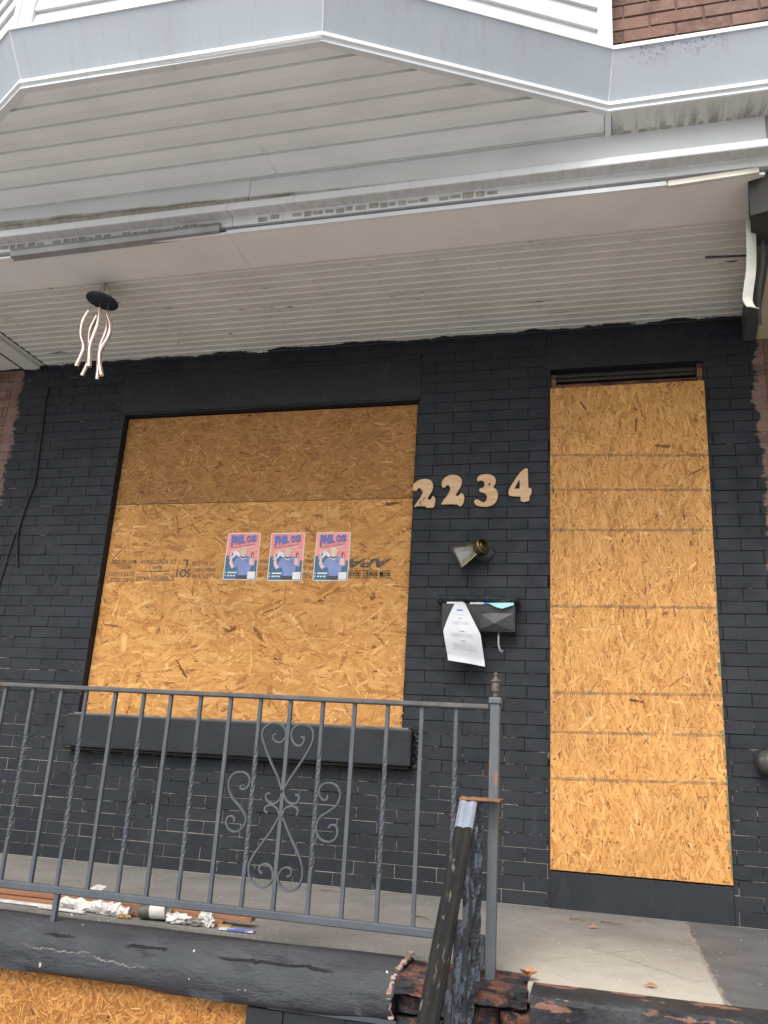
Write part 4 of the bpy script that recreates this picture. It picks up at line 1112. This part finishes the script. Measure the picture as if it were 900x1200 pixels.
# end post and finial
pp = MB(); pp.box(2.498, 2.529, RY-.0155, RY+.0155, -.05, .803, 0, .003)
ps = pp.build('post', M_POST, rl)
MB().box(2.493, 2.534, RY-.0205, RY+.0205, .8035, .824, 0, .004).build('post_cap', M_POST, ps)
MB().lathe([(r_*.70, h_*.74) for r_, h_ in [(.010, 0), (.013, .004), (.013, .012), (.009, .016), (.011, .020), (.018, .028), (.020, .058), (.019, .064), (.026, .070), (.026, .073), (.014, .082), (.007, .090), (.006, .095), (.010, .100), (.010, .106), (.003, .112)]], (2.513, RY, .8245), (0, 0, 1), 18).build('finial', M_FINIAL, ps, 35)
MB().add([(2.470, RY-.01, .02), (2.494, RY-.01, .02), (2.494, RY-.01, .10), (2.470, RY-.01, .07), (2.470, RY+.012, .02), (2.494, RY+.012, .02), (2.494, RY+.012, .10), (2.470, RY+.012, .07)],
         [(0, 1, 2, 3), (4, 7, 6, 5), (0, 3, 7, 4), (3, 2, 6, 7), (0, 4, 5, 1)]).build('post_bracket', M_POST, ps)
# scrollwork
SC = {
'heart_tr': [(1.7913, 0.4794), (1.8145, 0.5213), (1.846, 0.5721), (1.8736, 0.6188), (1.8884, 0.6568), (1.8868, 0.6859), (1.8707, 0.7035), (1.8474, 0.7084), (1.825, 0.7015), (1.81, 0.6848), (1.8104, 0.6613), (1.8233, 0.6411), (1.842, 0.6362), (1.8556, 0.6469), (1.856, 0.6635), (1.8449, 0.6647)],
'heart_tl': [(1.7927, 0.4835), (1.7729, 0.527), (1.7433, 0.5747), (1.7169, 0.6232), (1.7018, 0.6603), (1.7038, 0.6858), (1.7227, 0.7028), (1.7454, 0.7089), (1.7713, 0.7016), (1.7881, 0.6812), (1.7874, 0.6602), (1.775, 0.6454), (1.7585, 0.6437), (1.7445, 0.6531), (1.7432, 0.6665), (1.754, 0.6704)],
's1': [(1.7959, 0.4878), (1.8033, 0.468), (1.8138, 0.4526), (1.8308, 0.445), (1.8483, 0.4493), (1.856, 0.4634), (1.8504, 0.4751), (1.8415, 0.4745)],
's2': [(1.7923, 0.4875), (1.7907, 0.4672), (1.7831, 0.4522), (1.7678, 0.4416), (1.7473, 0.4459), (1.7359, 0.4597), (1.7391, 0.472), (1.7507, 0.4752)],
's3': [(1.8001, 0.3903), (1.8019, 0.4079), (1.8089, 0.4283), (1.827, 0.4375), (1.8478, 0.4349), (1.856, 0.4235), (1.852, 0.4098)],
's4': [(1.7929, 0.3898), (1.7894, 0.407), (1.7802, 0.4264), (1.761, 0.4371), (1.7415, 0.4318), (1.7355, 0.4193), (1.7456, 0.4104)],
'heart_br': [(1.8005, 0.4038), (1.82, 0.3696), (1.8465, 0.3245), (1.8724, 0.2839), (1.8871, 0.2468), (1.8876, 0.2126), (1.8726, 0.1863), (1.8475, 0.1751), (1.8224, 0.1804), (1.8073, 0.1996), (1.8059, 0.2224), (1.8191, 0.2412), (1.839, 0.2451), (1.8504, 0.2361), (1.8473, 0.2229), (1.8347, 0.2172)],
'heart_bl': [(1.7898, 0.4031), (1.7673, 0.3579), (1.7359, 0.3122), (1.7088, 0.2709), (1.697, 0.2388), (1.7044, 0.2046), (1.7273, 0.1835), (1.7546, 0.1783), (1.7772, 0.1917), (1.7865, 0.2131), (1.7795, 0.2379), (1.7604, 0.2502), (1.7429, 0.2464), (1.7355, 0.2319), (1.7458, 0.2196)],
'sl': [(1.6424, 0.4946), (1.6389, 0.4845), (1.6514, 0.4812), (1.6661, 0.4903), (1.6715, 0.5087), (1.6619, 0.5287), (1.6394, 0.5373), (1.6117, 0.5324), (1.5962, 0.5124), (1.595, 0.4834), (1.6119, 0.4516), (1.6461, 0.4214), (1.6676, 0.3946), (1.6699, 0.3747), (1.6585, 0.3539), (1.6341, 0.3417), (1.61, 0.3504), (1.5993, 0.3697), (1.6036, 0.3877), (1.6172, 0.3911), (1.6294, 0.3815), (1.6267, 0.3732)],
'sr': [(1.9566, 0.4819), (1.9552, 0.4675), (1.9402, 0.4665), (1.9276, 0.48), (1.926, 0.4999), (1.9405, 0.5168), (1.9668, 0.5208), (1.9897, 0.5095), (2.0004, 0.4847), (1.9937, 0.4566), (1.9651, 0.431), (1.936, 0.4109), (1.925, 0.385), (1.929, 0.358), (1.9463, 0.3399), (1.9727, 0.3357), (1.9934, 0.3473), (2.0005, 0.3687), (1.9931, 0.386), (1.9772, 0.3888), (1.9675, 0.3787)]}
for k, P in SC.items():
    path = smooth_path([(x, RY-.001, z) for x, z in P], 4)
    MB().sweep(path, oct_(.0034, .0062, .0012), 0, (0, 1, 0)).build('scroll', M_IRON, rl, 40)

# ------------------------------------------------------------------ step railing
sr = thing('step_railing', 'black peeling step handrail sloping towards the viewer from the railing post', 'railing', (2.44, -2.2, -.4))
A = Vector((2.446, -1.545, .492)); Bv = Vector((2.44, -2.62, -.50)); dv = (Bv-A).normalized()
cap = [(-.027, -.004), (-.027, .008), (-.018, .014), (-.008, .012), (0, .0085), (.008, .012), (.018, .014), (.027, .008), (.027, -.004), (.021, -.004), (.021, .000), (-.021, .000), (-.021, -.004)]
MB().sweep([A + dv*t for t in (.11, .3, .6, .9, 1.2, 1.45)], cap, 0, (0, -.68, .73)).build('handrail', M_HRAIL, sr)
h2 = MB().sweep([A, A+dv*.1105], [(q*1.01, w*1.01) for q, w in cap], 0, (0, -.68, .73)).build('handrail_end', M_HSILV, sr)
h2['label'] = 'bare silver end of the black handrail'
MB().box(2.44, 2.545, RY-.10, RY+.012, .500, .508, 0, .002).build('rust_plate', M_RUST, sr)
MB().sweep([A+dv*-.012+Vector((0, 0, -.002)), A+dv*.006+Vector((0, 0, .001))], [(q*1.06, w*1.2) for q, w in cap], 0, (0, -.68, .73)).build('rusty_tip', M_RUST, sr)
def tw(x, y, z0, z1, w, turns, nm):
    n = 40; MB().sweep([(x, y, z0+(z1-z0)*k/n) for k in range(n+1)], sq(w, w), 0, (0, 1, 0), [2*pi*turns*k/n for k in range(n+1)]).build(nm, M_CAST, sr)
tw(2.476, -1.505, -.10, .500, .0085, 2.2, 'baluster')
for k in range(6):
    y = -1.60 - k*.125; zt = A.z + (y-A.y)*(dv.z/dv.y) - .006
    tw(2.474, y, zt-.62, zt, .0085, 1.6 if k % 2 == 0 else 0, 'baluster')
lo0 = Vector((2.470, -1.50, .02-.06)); MB().sweep([lo0, lo0+dv*.55, lo0+dv*1.2], sq(.010, .010), 0, (1, 0, 0)).build('bottom_rail', M_CAST, sr)
# cast scrolls between the balusters
for k in range(5):
    y = -1.6625 - k*.125; zc = A.z + (y-A.y)*(dv.z/dv.y) - .20
    for sgn in (1, -1):
        pts = []
        for i in range(15):
            a = i/14*pi*1.7; r = .05*(1-.45*i/14)
            pts.append((2.470, y + sgn*(.006 + r*sin(a)*.85), zc - .13 + .19*(i/14) + .035*cos(a)))
        MB().sweep(smooth_path(pts, 2), oct_(.006, .0055, .001), 0, (1, 0, 0)).build('scroll', M_CAST, sr, 40)
    MB().lathe([(.002, -.012), (.02, -.004), (.02, .004), (.002, .012)], (2.470, y, zc-.02), (1, 0, 0), 10).build('rosette', M_CAST, sr, 40)

# ================================================================== WIND CHIME
wc = thing('wind_chime', 'wind chime of wavy pale copper tubes hanging from the porch ceiling', 'wind chime', (.308, -.872, 2.866))
tl = Matrix.Rotation(radians(7), 3, 'Y') @ Matrix.Rotation(radians(-3), 3, 'X')
cen = Vector((.308, -.872, 2.866))
MB().lathe([(.070, -.010), (.084, -.006), (.086, 0), (.084, .006), (.070, .010)], cen, tl @ Vector((0, 0, 1)), 28).build('disc', M_DISC, wc, 40)
stg = []
for (dx, dy) in ((-.05, 0), (-.025, .04), (.02, -.04), (.055, .01)):
    MB().tube([(.312+dx*.15, -.872, 2.9745), cen + tl @ Vector((dx, dy, .008))], .0012, 5).build('string', M_STRING, wc)
T = [[(.254, 2.800), (.236, 2.765), (.227, 2.725), (.233, 2.66), (.259, 2.597), (.258, 2.55), (.236, 2.476)],
     [(.277, 2.790), (.262, 2.75), (.251, 2.706), (.258, 2.64), (.276, 2.57), (.275, 2.521), (.251, 2.440)],
     [(.319, 2.805), (.326, 2.76), (.323, 2.701), (.310, 2.64), (.303, 2.593), (.308, 2.53), (.318, 2.465)],
     [(.339, 2.765), (.346, 2.72), (.341, 2.677), (.328, 2.62), (.326, 2.565), (.336, 2.49), (.342, 2.416)],
     [(.356, 2.780), (.375, 2.745), (.389, 2.701), (.382, 2.64), (.356, 2.58), (.351, 2.547), (.362, 2.49), (.385, 2.423)]]
for k, t in enumerate(T):
    dy = [-.022, .018, -.026, .024, -.004][k]
    pts = smooth_path([(x, -.872+dy, z) for x, z in t], 5)
    MB().tube(pts, .0112, 12).build('chime_tube', M_COPPER, wc, 50)
    p = Vector(pts[0]); q = cen + tl @ Vector(((p.x-.308)*.9, dy, -.008)); MB().tube([p, q], .0012, 5).build('string', M_STRING, wc)

# ================================================================== LOOSE TRIM, CABLE, FITTING
ts = MB().extrude_x([(-1.175, 3.02), (-1.205, 3.016), (-1.212, 2.996), (-1.206, 2.972), (-1.17, 2.966), (-1.168, 2.969), (-1.203, 2.975), (-1.208, 2.996), (-1.202, 3.012), (-1.175, 3.016)], -.03, 1.13, 0, True)
for i, v in enumerate(ts.v):
    x, y, z = v; ts.v[i] = (x, y, z - .016*(1.13-x)/1.16)
tag(ts.build('loose_trim', M_GREY, None, False, (.55, -1.19, 2.98)), 'long grey aluminium strip coming loose under the cornice at left', 'trim')
ts = MB().extrude_x([(-1.186, 2.982), (-1.200, 2.978), (-1.204, 2.950), (-1.196, 2.944), (-1.190, 2.948), (-1.194, 2.974), (-1.186, 2.978)], 3.155, 3.505, 0, True)
for i, v in enumerate(ts.v):
    x, y, z = v; ts.v[i] = (x, y, z + .018*((x-3.155)/.35)**2 - .006)
tag(ts.build('loose_trim', simple('bent_edge_strip', (.42, .40, .34), (.30, .28, .23), 6, .4, .1, 30, metal=.2), None, False, (3.33, -1.19, 2.95)), 'short bent metal edge strip lifting off near the right corner', 'trim')
hs = smooth_path([(3.492, -1.03, 2.86), (3.488, -1.03, 2.80), (3.484, -1.03, 2.72), (3.476, -1.03, 2.62), (3.462, -1.03, 2.54), (3.455, -1.03, 2.485), (3.462, -1.055, 2.440), (3.470, -1.075, 2.425)], 6)
tag(MB().sweep(hs, [(-.0016, -.020), (.0016, -.020), (.0016, .0), (.003, .022), (0, .024), (-.0016, .002)], 0, (1, .45, 0), None, None).build('hanging_strip', simple('dirty_white_strip', (.55, .55, .48), (.40, .41, .36), 8, .5), None, 50, (3.47, -1.03, 2.9), fixn=True),
    'dirty white strip of trim dangling from the right party beam', 'trim')
rd = MB().tube([(3.36, -.62, 2.966), (3.62, -.60, 2.966)], .006, 8)
tag(rd.build('pipe', M_GREYPAINT, None, 40, (3.5, -.6, 2.966)), 'short thin grey pipe across the ceiling at the right', 'pipe')
cb = MB().tube(smooth_path([(-.63, -.008, 2.83), (-.63, -.008, 2.687), (-.601, -.008, 2.198), (-.626, -.008, 2.045), (-.652, -.009, 1.845), (-.630, -.008, 1.70), (-.612, -.008, 1.62)], 8), .0055, 8)
cb.tube(smooth_path([(-.628, -.009, 2.04), (-.66, -.008, 1.86), (-.679, -.008, 1.795), (-.72, -.008, 1.48), (-.74, -.008, 1.2)], 6), .0045, 8)
tag(cb.build('cable', M_CABLE, None, 50, (-.63, -.008, 1.6)), 'black painted cable running down the brick left of the window', 'cable')
kb = thing('wall_fitting', 'rounded black metal fitting on the brick right of the door board', 'fitting', (3.62, 0, .70))
MB().lathe([(.02, 0), (.05, .015), (.060, .04), (.055, .075), (.034, .10), (.008, .112)], (3.588, -.002, .690), (-.2, -.9, .1), 20).build('bowl', M_ROUND, kb, 50)
MB().lathe([(.02, .02), (.036, .05), (.040, .085), (.03, .115), (.008, .13)], (3.612, -.002, .738), (.05, -.9, .12), 18).build('cap', M_ROUND, kb, 50)

# ================================================================== DEBRIS ON THE PORCH
def plank(x0, x1, y0, y1, z0, z1, ang, label, mat=M_PLANK):
    R_ = Matrix.Rotation(ang, 3, 'Z'); mb = MB().box(x0, x1, y0, y1, z0, z1, 0, .002, R_)
    for i, v in enumerate(mb.v):
        mb.v[i] = (v[0], v[1], v[2] + .004*sin(v[0]*4))
    tag(mb.build('wood_strip', mat, None, False, ((x0+x1)/2, (y0+y1)/2, z0)), label, 'wood strip', 'wood strips lying on the porch')
plank(-.30, 1.12, -1.175, -1.150, .002, .020, -.012, 'long thin reddish wood strip lying at the far left behind the railing')
plank(.10, 1.62, -1.205, -1.160, .021, .036, -.006, 'longest reddish wood strip on top, its cut end by the scroll panel')
plank(.30, 1.52, -1.232, -1.206, .002, .019, .004, 'lower reddish wood strip nearest the black coping')
tag(MB().box(.45, .86, -1.262, -1.236, .003, .010, 0, .001, Matrix.Rotation(-.02, 3, 'Z')).build('plastic_strip', M_LITTER, None, False, (.65, -1.25, 0)), 'thin white plastic strip on the porch left of the railing leg', 'strip')
def roll(x0, x1, y, z, r, label, mat=M_LITTER, ang=0.):
    mb = MB(); n = 9
    pts = [(x0+(x1-x0)*k/n, y + ang*(k/n), z + .002*sin(k*2)) for k in range(n+1)]
    mb.tube(pts, [r*(1+.22*sin(k*1.7)) for k in range(n+1)], 10)
    mb.v = [(a+uni(-.004, .004), b_+uni(-.005, .005), max(c+uni(-.006, .006), .002)) for a, b_, c in mb.v]
    tag(mb.build('paper_tube', mat, None, False, ((x0+x1)/2, y, 0)), label, 'litter', 'rolled paper litter')
roll(.87, 1.03, -1.245, .022, .018, 'grey-white rolled paper behind the railing leg', simple('greyish_paper', (.58, .56, .52), (.5, .48, .44), 9, .7))
roll(1.025, 1.12, -1.252, .022, .021, 'bright white rolled paper just right of the railing leg', M_LITTER, -.01)
roll(1.118, 1.165, -1.262, .018, .017, 'short white paper roll, last of the row before the cup', M_LITTER)
tag(MB().box(.80, 1.00, -1.298, -1.282, .004, .012, 0, .002, Matrix.Rotation(-.05, 3, 'Z')).build('plastic_strip', M_LITTER, None, False, (.9, -1.29, 0)), 'white plastic strip lying across the foot of the railing leg', 'strip')
tag(MB().add([(.77, -1.06, .004), (.84, -1.03, .006), (.90, -1.00, .055), (.87, -1.02, .062), (.82, -1.045, .03), (.86, -1.05, .01)], [(0, 1, 2, 3, 4), (0, 4, 5), (4, 3, 5), (3, 2, 5), (1, 5, 2)]).build('paper_scrap', M_LITTER, None, False, (.82, -1.04, 0), fixn=False), 'white paper scrap propped behind the wood strips at left', 'litter')
cup_ = thing('plastic_cup', 'dusty plastic cup lying on its side with dark bottom', 'cup', (1.26, -1.25, 0))
cd = Vector((1, .10, .12)).normalized()
MB().lathe([(.020, 0), (.024, .004), (.026, .045)], (1.205, -1.262, .026), cd, 16).build('cup_bottom', M_CUPD, cup_, 40)
MB().lathe([(.0262, .0455), (.029, .075), (.031, .105), (.032, .107), (.028, .104), (.02, .06)], (1.205, -1.262, .026), cd, 16).build('cup_wall', M_CUPL, cup_, 40)
def crumple(cx, cy, cz, rx, ry, rz_, label, mat, seed, name='crumpled_paper'):
    bm = bmesh.new(); bmesh.ops.create_icosphere(bm, subdivisions=3, radius=1); rg = random.Random(seed)
    for v in bm.verts:
        k = rg.uniform(.45, 1.2); v.co = Vector((cx+v.co.x*rx*k*.92, cy+v.co.y*ry*k*.85, max(cz*.85+v.co.z*rz_*k*.8, .002)))
    bm.verts.index_update(); mb = MB().add([v.co[:] for v in bm.verts], [[v.index for v in f.verts] for f in bm.faces]); bm.free()
    tag(mb.build(name, mat, None, False, (cx, cy, 0)), label, 'litter')
crumple(1.36, -1.262, .020, .058, .030, .026, 'flat crumpled white bag right of the lying cup', M_LITTER, 3)
crumple(1.455, -1.225, .026, .032, .020, .038, 'peaked white crumpled tissue in front of the wood strips', M_LITTER, 5)
crumple(1.485, -1.262, .020, .020, .018, .032, 'small white crumpled tissue beside the ochre wrapper', M_LITTER, 8)
crumple(1.43, -1.268, .012, .04, .018, .014, 'grey crumpled wrapper between the white tissues', simple('grey_wrapper', (.22, .22, .21), None, 9, .5), 9)
crumple(1.155, -1.285, .008, .03, .014, .012, 'tan scrap of paper just left of the lying cup', M_OCHRE, 12)
tag(MB().box(1.515, 1.56, -1.262, -1.225, .004, .010, 0, .001, Matrix.Rotation(.3, 3, 'Z')).build('wrapper', M_OCHRE, None, False, (1.53, -1.24, 0)), 'ochre wrapper between the tissue and the blue wrapper', 'litter')
tag(MB().box(1.535, 1.665, -1.292, -1.262, .003, .008, 0, .001, Matrix.Rotation(.06, 3, 'Z')).build('wrapper', M_BLUE, None, False, (1.6, -1.28, 0)), 'blue and white wrapper under the end of the wood strips', 'litter')
# leaves and twigs
lf = MB()
for k in range(7):
    a = k*pi*2/7 + .3; c = Vector((2.625, -1.475, .012)); d = Vector((cos(a), sin(a), 0)); sd_ = Vector((-sin(a), cos(a), 0))
    L = uni(.022, .040); z = uni(.004, .018)
    lf.add([c, c+d*L*.5+sd_*.011+Vector((0, 0, z)), c+d*L+Vector((0, 0, z*1.2)), c+d*L*.5-sd_*.011+Vector((0, 0, z*.7))], [(0, 1, 2), (0, 2, 3)])
tag(lf.build('dry_leaf', M_LEAF, None, False, (2.625, -1.475, 0), fixn=False), 'curled orange dry leaf at the foot of the railing post', 'leaf')
def small_leaf(x, y, label):
    mb = MB().add([(x-.02, y, .004), (x, y-.014, .010), (x+.024, y+.003, .006), (x+.002, y+.014, .014)], [(0, 1, 3), (1, 2, 3)])
    tag(mb.build('dry_leaf', M_LEAF, None, False, (x, y, 0), fixn=False), label, 'leaf')
small_leaf(2.80, -.45, 'small orange leaf flat on the porch below the door sill')
small_leaf(2.98, -1.38, 'small orange leaf near the front porch edge')
def twig(x, y, L, a, label):
    d = Vector((cos(a), sin(a), 0)); p = Vector((x, y, .005))
    tag(MB().tube([p, p+d*L*.5+Vector((0, 0, .003)), p+d*L], [.003, .0025, .0015], 6).build('twig', M_TWIG, None, False, (x, y, 0)), label, 'twig')
twig(2.70, -.28, .07, -.3, 'short dark twig nearest the door sill')
twig(2.83, -.28, .09, -.25, 'longer dark twig lying right of the small orange leaf')
twig(2.10, -.62, .07, -.5, 'thin twig on the porch floor behind the right balusters')
twig(1.55, -.20, .09, .1, 'pale twig close to the wall behind the scroll panel')

# ================================================================== LIGHT, CAMERA
W = bpy.data.worlds.new('World'); scene.world = W; W.use_nodes = True; nt = W.node_tree; nt.nodes.clear()
out = nt.nodes.new('ShaderNodeOutputWorld'); bg = nt.nodes.new('ShaderNodeBackground'); sky = nt.nodes.new('ShaderNodeTexSky')
sky.sky_type = 'NISHITA'; sky.sun_disc = False; sky.air_density = 1.0; sky.dust_density = 4.0; sky.ozone_density = 1.0
EL, AZ = radians(50), radians(188)
sky.sun_elevation = EL; sky.sun_rotation = AZ
hsv = nt.nodes.new('ShaderNodeHueSaturation'); hsv.inputs['Saturation'].default_value = .45
nt.links.new(sky.outputs[0], hsv.inputs['Color']); nt.links.new(hsv.outputs[0], bg.inputs[0]); nt.links.new(bg.outputs[0], out.inputs[0])
bg.inputs[1].default_value = .12
sun = bpy.data.lights.new('Sun', 'SUN'); sun.energy = 1.0; sun.angle = radians(28); sun.color = (1, .97, .93)
so = bpy.data.objects.new('Sun', sun); COL.objects.link(so)
d = Vector((sin(AZ)*cos(EL), cos(AZ)*cos(EL), sin(EL)))     # towards the sun
so.rotation_euler = d.to_track_quat('Z', 'Y').to_euler(); so.location = d*20

cam = bpy.data.cameras.new('Camera'); co = bpy.data.objects.new('Camera', cam); COL.objects.link(co)
yaw, pitch, roll_ = .266604, .291106, .059561
f = Vector((-sin(yaw)*cos(pitch), cos(yaw)*cos(pitch), sin(pitch))); r = Vector((cos(yaw), sin(yaw), 0)); u = r.cross(f)
r2 = r*cos(roll_) + u*sin(roll_); u2 = -r*sin(roll_) + u*cos(roll_)
co.matrix_world = Matrix(((r2.x, u2.x, -f.x, 2.8667), (r2.y, u2.y, -f.y, -4.2939), (r2.z, u2.z, -f.z, .5959), (0, 0, 0, 1)))
cam.sensor_fit = 'VERTICAL'; cam.sensor_height = 24; cam.sensor_width = 18; cam.lens = 980/1200*24; cam.clip_end = 500; cam.clip_start = .05
scene.camera = co
scene.render.resolution_x = 768; scene.render.resolution_y = 1024
vs_ = scene.view_settings; vs_.view_transform = 'Standard'; vs_.look = 'None'; vs_.gamma = 1; vs_.use_curve_mapping = False; vs_.exposure = 1.2
for o in scene.objects:
    if '_w' in o: del o['_w']
